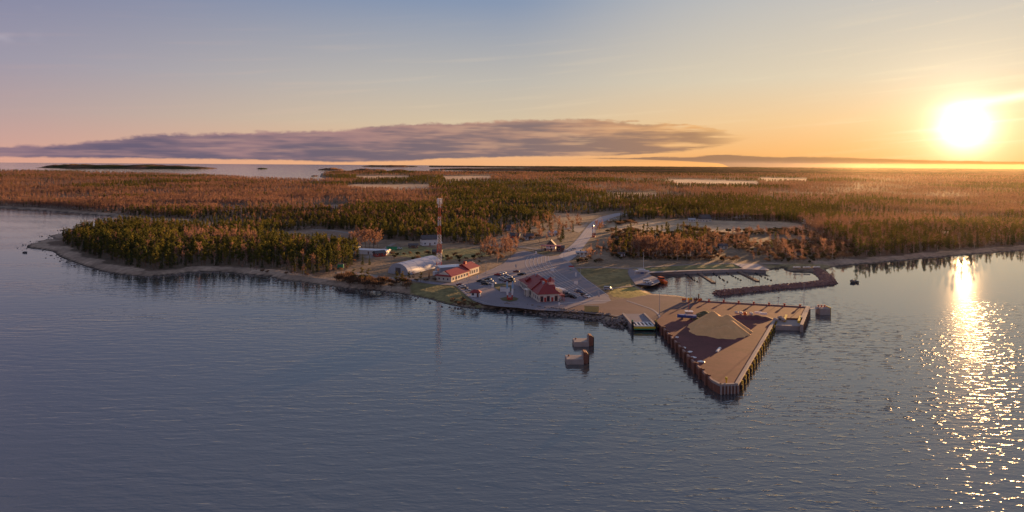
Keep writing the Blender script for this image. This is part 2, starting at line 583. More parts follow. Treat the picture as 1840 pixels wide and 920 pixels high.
LAND3 = w2([(770, 299.6), (900, 300.6), (1110, 301.6), (1110, 299.8), (770, 298.4)])

Z0 = 2.0                                              # level of the land
FIELDS = {  # open ground: pixel outline, colour
    'tan': ([(1088, 404), (1120, 399), (1180, 399), (1250, 393.5), (1300, 397), (1400, 398.5), (1435, 402), (1457, 415), (1400, 416), (1280, 417), (1230, 418), (1180, 416), (1100, 415)], (0.33, 0.235, 0.15)),
    'reed': ([(250, 399), (285, 391.5), (330, 393), (375, 399), (402, 404), (370, 407.5), (300, 408), (262, 405)], (0.30, 0.20, 0.125)),
    'far_a': ([(618, 333), (640, 331), (770, 331.5), (772, 340), (700, 342), (640, 341)], (0.42, 0.27, 0.16)),
    'far_b': ([(640, 315.5), (735, 316), (735, 322), (640, 322)], (0.42, 0.27, 0.17)),
    'far_c': ([(795, 316.5), (880, 316), (885, 324), (800, 326)], (0.40, 0.26, 0.16)),
    'far_d': ([(1195, 323), (1240, 322), (1360, 326), (1365, 334), (1220, 333)], (0.42, 0.28, 0.18)),
    'far_e': ([(1360, 319), (1450, 321), (1450, 327), (1370, 326.5)], (0.34, 0.22, 0.14)),
    'far_f': ([(1090, 345), (1180, 347), (1180, 353), (1090, 353)], (0.26, 0.17, 0.11)),
    'cut_a': ([(540, 370), (610, 367), (645, 372), (600, 381)], (0.22, 0.15, 0.11)),
    'cut_b': ([(395, 370), (440, 371), (440, 380), (390, 380)], (0.24, 0.17, 0.12)),
    'cut_c': ([(940, 384), (985, 382), (1080, 387), (1050, 392), (960, 390)], (0.20, 0.14, 0.095)),
    'heath': ([(455, 430), (505, 416), (560, 412), (632, 414), (640, 428), (600, 440), (520, 433)], (0.19, 0.125, 0.085)),
    'lawn_a': ([(690, 446), (760, 442), (780, 447), (870, 447), (880, 460), (800, 468), (690, 458)], (0.175, 0.155, 0.065)),
    'lawn_b': ([(1040, 483), (1125, 481), (1135, 505), (1142, 512), (1085, 519), (1062, 505), (1040, 492)], (0.17, 0.135, 0.06)),
    'lawn_sunlit': ([(1090, 517), (1140, 514), (1168, 528), (1130, 535), (1100, 533)], (0.24, 0.19, 0.06)),  # brighter golden tone puts the low sunlight into the ground colour
    'lawn_d': ([(1135, 480), (1320, 474), (1340, 484), (1150, 488)], (0.17, 0.15, 0.065)),
    'lawn_e': ([(735, 508), (815, 511), (840, 530), (868, 548), (800, 538), (735, 522)], (0.15, 0.125, 0.055)),
    'lawn_f': ([(1370, 474), (1490, 474), (1490, 480), (1390, 481)], (0.18, 0.14, 0.07)),
}
FIELDW = {k: (w2(p, Z0), c) for k, (p, c) in FIELDS.items()}
TOWN = w2([(470, 428), (500, 417), (560, 412), (635, 414), (645, 426), (680, 430), (760, 434), (865, 441), (890, 427), (930, 416), (985, 400), (1000, 390), (1010, 383), (1055, 385),
           (1090, 379), (1140, 379), (1110, 396), (1250, 393), (1300, 396.5), (1400, 398), (1435, 401), (1459, 415), (1480, 440), (1460, 470), (1490, 476), (1500, 700),
           (600, 700), (560, 500), (620, 486), (645, 470), (640, 450), (560, 436)], Z0)
WOOD = w2([(112, 452), (130, 461), (150, 468), (200, 478), (250, 484), (300, 484), (350, 478), (400, 477), (440, 479), (480, 482), (520, 488), (560, 491), (600, 482), (628, 474), (645, 462),
           (600, 446), (530, 441), (470, 435), (410, 429), (360, 424), (300, 421), (250, 419), (180, 420), (130, 427), (110, 440)], Z0)
WOODIN = w2([(135, 445), (160, 455), (220, 465), (280, 471), (350, 466), (430, 466), (500, 470), (560, 476), (600, 470), (640, 455), (600, 430), (470, 415), (300, 400), (130, 410)], Z0)
SCRUB = w2([(1098, 426), (1112, 418), (1460, 418), (1530, 440), (1545, 460), (1480, 474), (1400, 471), (1180, 468), (1100, 466), (1092, 450)], Z0)
SHINGLE = 13.0


def shore_dist(X, Y):
    return np.where(inside(MAIN, X, Y), 1, -1) * dist_poly(MAIN, X, Y)


def land_grid():
    us = np.linspace(-1.16, 1.16, 560)
    pys = np.concatenate([np.arange(606, 372, -1.0), np.arange(372, 318, -0.75), np.arange(318, 301, -0.4)])
    ds = CF * CH / (pys - CY)
    ds = np.concatenate([ds, [9400, 10200, 11200, 12250]])
    D, Uu = np.meshgrid(ds, us, indexing='ij')
    X, Y = D * Uu, D
    sdist = shore_dist(X, Y)
    X2 = X[:, :]
    n = vnoise(X, Y, 40, 3)
    t = np.clip(sdist / 8.0, 0, 1)
    Z = np.where(sdist > 0, Z0 * (t * t * (3 - 2 * t)) * 0.9 + 0.2 * np.clip((sdist - 8) / 10, 0, 1) - n * 0.12, np.clip(sdist * 0.3, -6, 0))
    # colours
    nb = vnoise(X, Y, 120, 9)[..., None]
    nf = vnoise(X, Y, 16, 21)[..., None]
    C = np.zeros(X.shape + (3,))
    C[:] = (0.105, 0.070, 0.048)
    C = C * (0.7 + 0.7 * nb)
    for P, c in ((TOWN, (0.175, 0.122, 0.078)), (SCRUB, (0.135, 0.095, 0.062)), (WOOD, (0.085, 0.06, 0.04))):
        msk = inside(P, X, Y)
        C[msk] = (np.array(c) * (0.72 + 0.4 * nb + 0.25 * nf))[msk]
    beach = (sdist < SHINGLE + 6 * (nf[..., 0] - 0.5) * 2) & (sdist > -30)
    C[beach] = (np.array((0.235, 0.168, 0.118)) * (0.65 + 0.7 * nf))[beach]
    for P, c in FIELDW.values():
        msk = inside(P, X, Y)
        C[msk] = (np.array(c) * (0.8 + 0.25 * nb + 0.2 * nf))[msk]
    wet = (sdist < 1.6 + nf[..., 0] * 1.5)
    C[wet] = np.array((0.05, 0.038, 0.03))
    keep = sdist > -14
    r, c = X.shape
    idx = np.arange(r * c).reshape(r, c)
    ok = keep[:-1, :-1] | keep[1:, :-1] | keep[:-1, 1:] | keep[1:, 1:]
    quads = np.stack([idx[:-1, :-1][ok], idx[:-1, 1:][ok], idx[1:, 1:][ok], idx[1:, :-1][ok]], 1)
    used = np.unique(quads)
    remap = np.full(r * c, -1)
    remap[used] = np.arange(len(used))
    V = np.stack([X.ravel(), Y.ravel(), Z.ravel()], 1)[used]
    me = bpy.data.meshes.new('ground')
    me.from_pydata(V.tolist(), [], remap[quads].tolist())
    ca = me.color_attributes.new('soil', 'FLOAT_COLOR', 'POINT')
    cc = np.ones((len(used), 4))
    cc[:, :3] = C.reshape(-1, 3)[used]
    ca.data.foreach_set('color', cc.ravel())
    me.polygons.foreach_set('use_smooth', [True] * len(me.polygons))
    m = bpy.data.materials.new('soil_and_grass')
    m.use_nodes = True
    tt = NT(m.node_tree)
    bs = tt.n['Principled BSDF']
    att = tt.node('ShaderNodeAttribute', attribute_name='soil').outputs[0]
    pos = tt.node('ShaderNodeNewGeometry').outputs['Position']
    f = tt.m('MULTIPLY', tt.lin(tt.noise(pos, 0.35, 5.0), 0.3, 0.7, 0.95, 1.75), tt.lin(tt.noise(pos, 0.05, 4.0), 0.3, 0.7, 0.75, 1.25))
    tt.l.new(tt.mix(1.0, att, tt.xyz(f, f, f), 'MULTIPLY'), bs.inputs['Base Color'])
    bs.inputs['Roughness'].default_value = 0.95
    bs.inputs['Specular IOR Level'].default_value = 0.1
    bp = tt.node('ShaderNodeBump')
    bp.inputs['Distance'].default_value = 0.5
    bp.inputs['Strength'].default_value = 0.8
    tt.l.new(tt.noise(pos, 0.5, 4.0), bp.inputs['Height'])
    tt.l.new(bp.outputs[0], bs.inputs['Normal'])
    me.materials.append(m)
    o = link(bpy.data.objects.new('ground', me))
    return tag(o, kind='structure')


land_grid()

# ---- distant woods as one rolling canopy, distant islands
M_far = leafmat('distant_canopy', (0.085, 0.058, 0.036), (0.085, 0.058, 0.036), 0.1)
t = NT(M_far.node_tree)
_mix = [n for n in t.n if n.type == 'MIX'][-1]
_pos = t.node('ShaderNodeNewGeometry').outputs['Position']
_f = t.smooth(t.noise(_pos, 0.0022, 3.0), 0.46, 0.58)
_c = t.mix(_f, (0.045, 0.048, 0.024, 1), (0.15, 0.082, 0.055, 1))
_g = t.lin(t.noise(_pos, 0.03, 3.0), 0.3, 0.7, 0.6, 1.4)
_c = t.mix(1.0, _c, t.xyz(_g, _g, _g), 'MULTIPLY')
for n in t.n:
    if n.type in ('BSDF_DIFFUSE', 'BSDF_TRANSLUCENT'):
        t.l.new(_c, n.inputs[0])


def far_canopy():
    us = np.linspace(-1.0, 1.0, 760)
    ds = np.concatenate([np.geomspace(4000, 7000, 120), np.geomspace(7050, 12000, 60)])
    D, Uu = np.meshgrid(ds, us, indexing='ij')
    X, Y = D * Uu, D
    land = inside(MAIN, X, Y) | inside(LAND2, X, Y) | inside(LAND3, X, Y)
    for P, c in FIELDW.values():
        land &= ~inside(P, X, Y)
    Z = 5 + 6 * vnoise(X, Y, 300, 5, 2) + 4 * (rng.random(X.shape) - 0.5)
    edge = ~land
    Z = np.where(edge, -2, Z)
    r, c = X.shape
    idx = np.arange(r * c).reshape(r, c)
    ok = land[:-1, :-1] | land[1:, :-1] | land[:-1, 1:] | land[1:, 1:]
    q = np.stack([idx[:-1, :-1][ok], idx[:-1, 1:][ok], idx[1:, 1:][ok], idx[1:, :-1][ok]], 1)
    used = np.unique(q)
    remap = np.full(r * c, -1)
    remap[used] = np.arange(len(used))
    me = bpy.data.meshes.new('distant_forest')
    me.from_pydata(np.stack([X.ravel(), Y.ravel(), Z.ravel()], 1)[used].tolist(), [], remap[q].tolist())
    me.materials.append(M_far)
    o = link(bpy.data.objects.new('distant_forest', me))
    tag(o, 'distant mixed forest stretching to the horizon behind the harbour', 'forest', kind='stuff')


far_canopy()


def island(px0, px1, py, deep, h, seed):
    a, c = at(px0, py), at(px1, py)
    L = c.x - a.x
    nx, ny = 46, 7
    vs, fs = [], []
    rr = random.Random(seed)
    for j in range(ny):
        for i in range(nx):
            s, u = i / (nx - 1), j / (ny - 1)
            prof = math.sin(PI * s) ** 0.35 * math.sin(PI * u) ** 0.5
            z = h * prof * (0.55 + 0.45 * noise.noise((s * 9, seed * 3.1, u * 2)) + 0.25 * rr.random()) - 0.6
            vs.append((a.x + L * s, a.y + (u - 0.5) * deep * (0.5 + 0.5 * math.sin(PI * s)) + noise.noise((s * 5, seed, 0)) * deep * 0.3, z))
    for j in range(ny - 1):
        for i in range(nx - 1):
            k = j * nx + i
            fs.append((k, k + 1, k + nx + 1, k + nx))
    o = MB().add(vs, fs).build('island', M_far)
    return tag(o, kind='structure')


for i, (p0, p1, py, dp, h) in enumerate([(88, 460, 301.2, 700, 38), (90, 240, 299.6, 500, 34), (463, 482, 303.4, 120, 12), (575, 622, 305.2, 300, 20), (634, 698, 306.0, 260, 18),
                                         (705, 735, 306.4, 200, 14), (655, 760, 298.9, 900, 26), (560, 572, 316.5, 60, 6), (772, 800, 305.6, 200, 14)]):
    island(p0, p1, py, dp, h, i + 1)

# ------------------------------------------------------------------ vegetation
M_pine = leafmat('pine_needles', (0.065, 0.074, 0.022), (0.150, 0.125, 0.030), 0.5)
M_spruce = leafmat('spruce_needles', (0.036, 0.046, 0.020), (0.065, 0.070, 0.026), 0.4)
M_twig = leafmat('birch_twigs', (0.20, 0.115, 0.088), (0.31, 0.172, 0.112), 0.5)
M_bush = leafmat('bush_twigs', (0.13, 0.082, 0.058), (0.20, 0.120, 0.070), 0.4)
M_juni = leafmat('juniper_needles', (0.060, 0.055, 0.028), (0.095, 0.075, 0.035), 0.3)
M_bark = mat('pine_bark', (0.16, 0.085, 0.05), 0.9)
M_birch = mat('birch_bark', (0.42, 0.36, 0.31), 0.85)
M_stem = mat('dark_bark', (0.10, 0.07, 0.055), 0.9)


def rv(rr):
    while True:
        v = Vector((rr.uniform(-1, 1), rr.uniform(-1, 1), rr.uniform(-1, 1)))
        if 0.05 < v.length < 1:
            return v.normalized()


def leaf_quad(mb, c, n, s, rr):
    u = n.orthogonal().normalized()
    u = Matrix.Rotation(rr.uniform(0, 6.28), 3, n) @ u
    w = n.cross(u)
    a = s * rr.uniform(0.6, 1.1)
    e = s * rr.uniform(0.45, 0.9)
    mb.add([c - u * a - w * e * 0.6, c + u * a * 0.7 - w * e, c + u * a + w * e * 0.5, c - u * a * 0.5 + w * e], [(0, 1, 2, 3)])


def pine_meshes(seed, H=16.0, kind='pine'):
    rr = random.Random(seed)
    cr = MB()
    tk = MB()
    lean = Vector((rr.uniform(-0.4, 0.4), rr.uniform(-0.4, 0.4), 0))
    if kind == 'pine':
        blobs = []
        for k in range(15):
            tt = rr.uniform(0.34, 0.95)
            rad = 2.3 * (1.12 - tt) ** 0.45 * rr.uniform(0.35, 1.0) * (1.0 if tt > 0.45 else 0.75)
            a = rr.uniform(0, 6.28)
            c = Vector((math.cos(a) * rad, math.sin(a) * rad, tt * H)) + lean * tt
            blobs.append((c, rr.uniform(0.8, 1.5)))
        blobs.append((Vector((0, 0, 0.97 * H)) + lean, 0.9))
        for c, r in blobs:
            for q in range(15):
                v = rv(rr)
                p = c + Vector((v.x, v.y, v.z * 0.62)) * r * rr.uniform(0.55, 1.05)
                leaf_quad(cr, p, (v + rv(rr) * 0.8).normalized(), 0.46, rr)
            tk.tube(Vector((0, 0, c.z - 0.9)) + lean * c.z / H, c, 0.09, 0.04, 3)
        tk.tube((0, 0, -0.5), lean * 0.95 + Vector((0, 0, H * 0.93)), 0.24, 0.07, 5)
    else:
        for lv in range(15):
            tt = 0.07 + lv / 15 * 0.9
            rad = 2.5 * (1 - tt) ** 0.85 + 0.12
            for q in range(max(5, int(17 * (1 - tt)) + 3)):
                a = rr.uniform(0, 6.28)
                rq = rad * rr.uniform(0.35, 1.08)
                p = Vector((math.cos(a) * rq, math.sin(a) * rq, tt * H - rq * 0.28 + rr.uniform(-0.3, 0.3)))
                leaf_quad(cr, p, (Vector((math.cos(a), math.sin(a), 0.9)) + rv(rr) * 0.5).normalized(), 0.55, rr)
        tk.tube((0, 0, -0.5), (0, 0, H * 0.97), 0.22, 0.03, 5)
    return cr, tk


def birch_meshes(seed, H=15.0, spread=2.5, n=330, low=0.24):
    rr = random.Random(seed)
    cr, tk = MB(), MB()
    lean = Vector((rr.uniform(-0.5, 0.5), rr.uniform(-0.5, 0.5), 0))
    tk.tube((0, 0, -0.5), lean * 0.9 + Vector((0, 0, H * 0.9)), 0.17, 0.03, 4)
    limbs = []
    for k in range(13):
        tt = rr.uniform(low, 0.82)
        a = rr.uniform(0, 6.28)
        L = spread * rr.uniform(0.6, 1.05) * (1.15 - tt) ** 0.4
        p0 = Vector((0, 0, tt * H)) + lean * tt
        p1 = p0 + Vector((math.cos(a) * L, math.sin(a) * L, L * rr.uniform(0.8, 1.7)))
        tk.tube(p0, p1, 0.06, 0.015, 3)
        limbs.append((p0, p1))
    limbs.append((Vector((0, 0, H * 0.6)), Vector((0, 0, H)) + lean))
    for q in range(n):
        p0, p1 = rr.choice(limbs)
        s = rr.uniform(0.15, 1.05)
        p = p0.lerp(p1, s)
        d = ((p1 - p0).normalized() * 0.5 + rv(rr) * 0.9 + Vector((0, 0, 0.55))).normalized()
        L = rr.uniform(0.7, 1.9)
        w = d.cross(rv(rr)).normalized() * rr.uniform(0.07, 0.17)
        cr.add([p - w, p + w, p + d * L], [(0, 1, 2)])
    return cr, tk


def bush_meshes(seed, H=3.0, W=2.2, n=170, quad=False):
    rr = random.Random(seed)
    cr, tk = MB(), MB()
    for k in range(6):
        a = rr.uniform(0, 6.28)
        tk.tube((0, 0, -0.2), (math.cos(a) * W * 0.5, math.sin(a) * W * 0.5, H * 0.6), 0.05, 0.02, 3)
    cs = [Vector((rr.uniform(-W, W) * 0.6, rr.uniform(-W, W) * 0.6, rr.uniform(0.3, 0.62) * H)) for k in range(6)]
    for q in range(n):
        v = rv(rr)
        v.z = abs(v.z) * 0.9 - 0.15
        c = rr.choice(cs) + Vector((v.x * W * 0.5, v.y * W * 0.5, v.z * H * 0.42)) * rr.uniform(0.4, 1.0)
        if quad:
            leaf_quad(cr, c, (v + rv(rr) * 0.6).normalized(), 0.4, rr)
        else:
            d = (v + Vector((0, 0, 0.8)) + rv(rr) * 0.5).normalized()
            w = d.cross(rv(rr)).normalized() * rr.uniform(0.07, 0.16)
            cr.add([c - w, c + w, c + d * rr.uniform(0.5, 1.2)], [(0, 1, 2)])
    return cr, tk


PROTO = {}   # kind -> list of (crown mesh, trunk mesh)


def proto(kind, mbs, mc, mt):
    PROTO.setdefault(kind, []).append((mbs[0].mesh(kind + '_crown', mc), mbs[1].mesh(kind + '_trunk', mt)))


for s in range(4): proto('pine', pine_meshes(10 + s, 15.5 + s * 0.6), M_pine, M_bark)
for s in range(2): proto('spruce', pine_meshes(30 + s, 15.0, 'spruce'), M_spruce, M_stem)
for s in range(4): proto('birch', birch_meshes(50 + s, 14.0 + s * 0.7), M_twig, M_birch)
for s in range(2): proto('broad', birch_meshes(70 + s, 14.0, 5.6, 560, 0.18), M_twig, M_stem)
for s in range(3): proto('bush', bush_meshes(90 + s), M_bush, M_stem)
for s in range(2): proto('juniper', bush_meshes(110 + s, 2.6, 1.5, 150, True), M_juni, M_stem)
NAMES = {'pine': 'pine_tree', 'spruce': 'spruce_tree', 'birch': 'birch_tree', 'broad': 'broadleaf_tree', 'bush': 'bare_bush', 'juniper': 'juniper_bush'}
CATS = {'pine': 'tree', 'spruce': 'tree', 'birch': 'tree', 'broad': 'tree', 'bush': 'bush', 'juniper': 'bush'}
FIRST = {}


def plant(kind, loc, s, label, group=None, rz=None, sw=None, var=None):
    k = var if var is not None else random.randrange(len(PROTO[kind]))
    cm, tm = PROTO[kind][k % len(PROTO[kind])]
    o = thing(NAMES[kind], label, CATS[kind], loc, random.uniform(0, 6.28) if rz is None else rz, group)
    sw = sw or s
    o.scale = (sw, sw, s)
    a = link(bpy.data.objects.new('crown', cm), o)
    c = link(bpy.data.objects.new('stem' if CATS[kind] == 'bush' else 'trunk', tm), o)
    FIRST.setdefault((kind, k % len(PROTO[kind])), (a, c))
    return o


def scatter():
    """candidate trees over the land: position, size, kind"""
    P = []
    d = 415.0
    while d < 4300:
        s = max(4.7, d / 205.0)
        w = d * 0.98
        n = int(2 * w / s)
        xs = (np.arange(n) + 0.5) * s - w
        P.append(np.stack([xs + rng.uniform(-0.45, 0.45, n) * s, d + rng.uniform(-0.45, 0.45, n) * s, np.full(n, s)], 1))
        d += s
    P = np.vstack(P)
    X, Y, S = P.T
    sdist = shore_dist(X, Y)
    ok = sdist > 15
    for Pn, c in FIELDW.values():
        ok &= ~inside(Pn, X, Y)
    wood = inside(WOOD, X, Y)
    scr = inside(SCRUB, X, Y) & ~wood
    town = inside(TOWN, X, Y) & ~scr & ~wood
    ok &= ~town
    ok &= ~ROADMASK(X, Y)
    X, Y, S, wood, scr, sdist = X[ok], Y[ok], S[ok], wood[ok], scr[ok], sdist[ok]
    u = rng.random(len(X))
    v = rng.random(len(X))
    n1 = vnoise(X * 0.75, Y * 0.8, 260, 31, 3)
    n2 = vnoise(X, Y, 90, 41, 2)
    px = CX + CF * X / Y
    birchy = np.clip((n1 - 0.48) * 7 + 0.5, 0, 1) * 0.85 + 0.10
    birchy = np.clip(birchy + np.clip((700 - px) / 2500, 0, 0.25) * 0.4 * (Y > 900), 0, 0.96)
    front = (Y < 880) & (px < 880) & ~wood
    birchy = np.where(front, np.maximum(birchy * 0.3, np.where(Y > 740, 0.3, 0.12)), birchy)
    east = (px > 1480) & (sdist < 160) & (Y < 1100)
    birchy = np.where(east, 0.30, birchy)
    birchy = np.where(wood, np.where((px > 330) & (px < 470) & (Y > 520), 0.75, np.where(px > 240, 0.12, 0.05)), birchy)
    kind = np.where(u < birchy, 'birch', np.where(v < 0.2, 'spruce', 'pine')).astype('U8')
    kind = np.where((kind == 'birch') & (v > 0.86) & ~wood, 'broad', kind)
    kind = np.where(~wood & ~scr & (n2 < 0.40) & (v > 0.45) & (Y < 2200), 'bush', kind)
    gap = n2 < 0.34
    keep = ~(gap & (Y > 600)) | wood | east | (v < 0.3)
    n3 = vnoise(X, Y * 0.7, 170, 77, 2)
    keep &= wood | east | scr | (n3 < 0.62) | (v < 0.45)
    keep &= ~((px < 114) & (Y < 720))
    kind = np.where(scr, np.where((u < 0.16) & (n1 > 0.42), 'birch', np.where(u < 0.17, 'pine', np.where(u < 0.62, 'bush', 'juniper'))), kind)
    keep &= ~(scr & ((n2 < 0.34) | (v < 0.12)))
    far = np.where(scr, 1.0, np.clip(S / 6.5, 1, 9) ** 0.62)
    sz = (0.5 + 0.75 * rng.beta(2.2, 1.8, len(X))) * np.where(wood, np.where(Y > 560, 0.62, 0.76), np.where(east, 0.68, 0.62)) * np.clip(0.8 + 0.45 * n2, 0.85, 1.1)
    edge = np.clip((sdist - 10) / 25, 0.0, 1.0)
    sz *= np.where(east, 1.0, 0.72 + 0.28 * edge)
    sz *= np.where(scr & ((kind == 'bush') | (kind == 'juniper')), 1.9, 1.0)
    return X[keep], Y[keep], sz[keep], far[keep], kind[keep], wood[keep], scr[keep]


ROADPX = [(1142, 378), (1095, 381), (1066, 390), (1050, 402), (1034, 420), (1010, 446), (1060, 446), (1072, 420), (1085, 402), (1105, 391), (1142, 385)]
ROADW = w2(ROADPX, Z0)


def ROADMASK(X, Y):
    return inside(ROADW, X, Y)


def stuff_forest(name, label, cat, rows):
    """rows: (x, y, scale, width, kind) -> one object with instanced trees"""
    variants = sorted({k for k in FIRST if any(r[4] == k[0] for r in rows)})
    by = {}
    for q in variants: by.setdefault(q[0], []).append(variants.index(q))
    V, rot, scl, idx = [], [], [], []
    for x, y, s, w, k in rows:
        V.append((x, y, Z0 - 0.1))
        rot.append(random.uniform(0, 6.28))
        scl.append((s * w, s * w, s * (1 + (w - 1) * 0.25)))
        idx.append(random.choice(by[k]))
    me = bpy.data.meshes.new(name)
    me.from_pydata(V, [], [])
    a = me.attributes.new('turn', 'FLOAT_VECTOR', 'POINT')
    a.data.foreach_set('vector', np.stack([np.zeros(len(V)), np.zeros(len(V)), np.array(rot)], 1).ravel())
    a = me.attributes.new('size', 'FLOAT_VECTOR', 'POINT')
    a.data.foreach_set('vector', np.array(scl).ravel())
    a = me.attributes.new('which', 'INT', 'POINT')
    a.data.foreach_set('value', idx)
    o = link(bpy.data.objects.new(name, me))
    tag(o, label, cat, kind='stuff')
    ng = bpy.data.node_groups.new(name, 'GeometryNodeTree')
    ng.interface.new_socket('Geometry', in_out='INPUT', socket_type='NodeSocketGeometry')
    ng.interface.new_socket('Geometry', in_out='OUTPUT', socket_type='NodeSocketGeometry')
    N, L = ng.nodes, ng.links
    gi, go = N.new('NodeGroupInput'), N.new('NodeGroupOutput')
    m2p = N.new('GeometryNodeMeshToPoints')
    L.new(gi.outputs[0], m2p.inputs['Mesh'])
    na = N.new('GeometryNodeInputNamedAttribute'); na.data_type = 'INT'; na.inputs[0].default_value = 'which'
    nt = N.new('GeometryNodeInputNamedAttribute'); nt.data_type = 'FLOAT_VECTOR'; nt.inputs[0].default_value = 'turn'
    ns = N.new('GeometryNodeInputNamedAttribute'); ns.data_type = 'FLOAT_VECTOR'; ns.inputs[0].default_value = 'size'
    jn = N.new('GeometryNodeJoinGeometry')
    for vi, q in enumerate(variants):
        cmp_ = N.new('FunctionNodeCompare'); cmp_.data_type = 'INT'; cmp_.operation = 'EQUAL'
        L.new(na.outputs[0], cmp_.inputs[2])
        cmp_.inputs[3].default_value = vi
        sp = N.new('GeometryNodeSeparateGeometry'); sp.domain = 'POINT'
        L.new(m2p.outputs[0], sp.inputs[0])
        L.new(cmp_.outputs[0], sp.inputs[1])
        j2 = N.new('GeometryNodeJoinGeometry')
        for ob in FIRST[q]:
            oi = N.new('GeometryNodeObjectInfo')
            oi.transform_space = 'ORIGINAL'
            oi.inputs['Object'].default_value = ob
            oi.inputs['As Instance'].default_value = False
            L.new(oi.outputs['Geometry'], j2.inputs[0])
        ip = N.new('GeometryNodeInstanceOnPoints')
        L.new(sp.outputs[0], ip.inputs['Points'])
        L.new(j2.outputs[0], ip.inputs['Instance'])
        e2r = N.new('FunctionNodeEulerToRotation')
        L.new(nt.outputs[0], e2r.inputs[0])
        L.new(e2r.outputs[0], ip.inputs['Rotation'])
        L.new(ns.outputs[0], ip.inputs['Scale'])
        L.new(ip.outputs[0], jn.inputs[0])
    L.new(jn.outputs[0], go.inputs[0])
    md = o.modifiers.new('scatter', 'NODES')
    md.node_group = ng
    return o


def grow():
    X, Y, Sz, W, K, wood, scr = scatter()
    order = np.argsort(Y)
    lim = {'pine': 270, 'birch': 250, 'spruce': 150, 'bush': 90, 'juniper': 180, 'broad': 60}
    cnt = dict.fromkeys(lim, 0)
    rest = {'wood': [], 'scrub': []}
    lab = {('pine', 'w'): 'dark green pine in the dense wood on the point', ('birch', 'w'): 'bare reddish birch among the pines on the point',
           ('spruce', 'w'): 'dark narrow spruce in the dense wood on the point',
           ('bush', 's'): 'bare brown bush in the scrub above the yacht basin', ('juniper', 's'): 'dark juniper bush in the scrub above the yacht basin',
           ('birch', 's'): 'slender bare birch rising from the scrub above the yacht basin', ('pine', 's'): 'lone pine in the scrub above the yacht basin',
           ('pine', 'f'): 'pine at the forest edge', ('birch', 'f'): 'bare birch at the forest edge',
           ('broad', 'f'): 'broad bare tree at the forest edge', ('bush', 'f'): 'bare bush at the forest edge',
           ('spruce', 'f'): 'dark spruce at the forest edge'}
    grp = {'w': 'trees of the wood on the point', 's': 'scrub above the yacht basin', 'f': 'trees along the mainland forest edge'}
    for i in order:
        k = str(K[i])
        z = 'w' if wood[i] else ('s' if scr[i] else 'f')
        px = CX + CF * X[i] / Y[i]
        if cnt[k] < lim[k] and -20 < px < 1860 and W[i] <= 1.01:
            cnt[k] += 1
            if z == 'w':
                where = ('near the tip of the point' if px < 215 else 'in the middle of the point' if px < 330 else 'in the birch-rich part of the point' if px < 450 else 'at the landward end of the point')
                row = 'front row' if not inside(WOODIN, X[i:i + 1], Y[i:i + 1])[0] else 'inner rows'
                lb = {'pine': 'dark green pine', 'birch': 'bare reddish birch', 'spruce': 'narrow dark spruce'}[k] + ' in the %s %s' % (row, where)
                gp = 'wood on the point, %s, %s' % (row, where)
            elif z == 's':
                where = 'beside the birch grove' if px < 1250 else 'in its middle' if px < 1380 else 'at its sunward end'
                lb, gp = lab[(k, z)].replace(' above the yacht basin', '') + ' above the basin, ' + where, grp[z] + ', ' + where
            else:
                where = 'on the left shore' if px < 420 else 'behind the village' if px < 1100 else 'on the right shore'
                lb, gp = lab[(k, z)] + ' ' + where, grp[z] + ' ' + where
            plant(k, (X[i], Y[i], Z0 - 0.1), Sz[i], lb, gp)
        else:
            rest['scrub' if k in ('bush', 'juniper') else 'wood'].append((X[i], Y[i], Sz[i], W[i], k))
    for q in PROTO:
        for v in range(len(PROTO[q])):
            if (q, v) not in FIRST and q in lim:
                print('missing variant', q, v)
    stuff_forest('forest', 'mixed pine and bare birch forest covering the land behind the harbour', 'forest', rest['wood'])
    if rest['scrub']:
        stuff_forest('scrub', 'low brown scrub between the birches above the yacht basin', 'scrub', rest['scrub'])
    print('trees', cnt, {k: len(v) for k, v in rest.items()})



# ------------------------------------------------------------------ roads, paving, lawns' paths
M_asph = mat('asphalt', (0.21, 0.18, 0.195), 0.85, 0.18, 0.08)
M_road = mat('road_asphalt', (0.33, 0.29, 0.295), 0.85, 0.15, 0.08)
M_apron = mat('reddish_asphalt', (0.140, 0.082, 0.076), 0.85, 0.4, 0.07)
M_deck = mat('quay_surface', (0.135, 0.043, 0.040), 0.85, 0.5, 0.09)
M_gravel = mat('pale_gravel', (0.26, 0.21, 0.18), 0.95, 0.2, 0.3)
M_white = mat('white_paint', (0.72, 0.69, 0.66), 0.5, 0.08, 0.6)
M_line = mat('road_paint', (0.46, 0.42, 0.41), 0.7, 0.3, 0.3)
M_conc = mat('concrete', (0.33, 0.27, 0.24), 0.9, 0.25, 0.5)
M_rust = mat('rusty_steel', (0.20, 0.085, 0.055), 0.8, 0.4, 1.2)
M_redpaint = mat('red_paint', (0.42, 0.05, 0.035), 0.55, 0.15, 1.0)
M_redroof = mat('red_metal_roof', (0.25, 0.030, 0.027), 0.5, 0.14, 0.8)
M_cream = mat('cream_render', (0.62, 0.55, 0.46), 0.85, 0.1, 0.6)
M_glass = mat('dark_glass', (0.03, 0.035, 0.045), 0.3, 0.1, 1.0, spec=0.3)
M_grey = mat('grey_sheet_metal', (0.36, 0.36, 0.38), 0.5, 0.12, 0.4)
M_dark = mat('dark_rubber', (0.03, 0.028, 0.028), 0.85, 0.2, 1.0)
M_steel = mat('galvanised_steel', (0.42, 0.41, 0.41), 0.5, 0.12, 1.0)
M_yellow = mat('yellow_paint', (0.62, 0.42, 0.03), 0.55, 0.15, 1.0)
M_green = mat('green_paint', (0.05, 0.28, 0.14), 0.6, 0.15, 1.0)
M_blue = mat('blue_paint', (0.04, 0.09, 0.32), 0.5, 0.15, 1.0)
M_orange = mat('orange_paint', (0.62, 0.12, 0.02), 0.5, 0.12, 1.0)
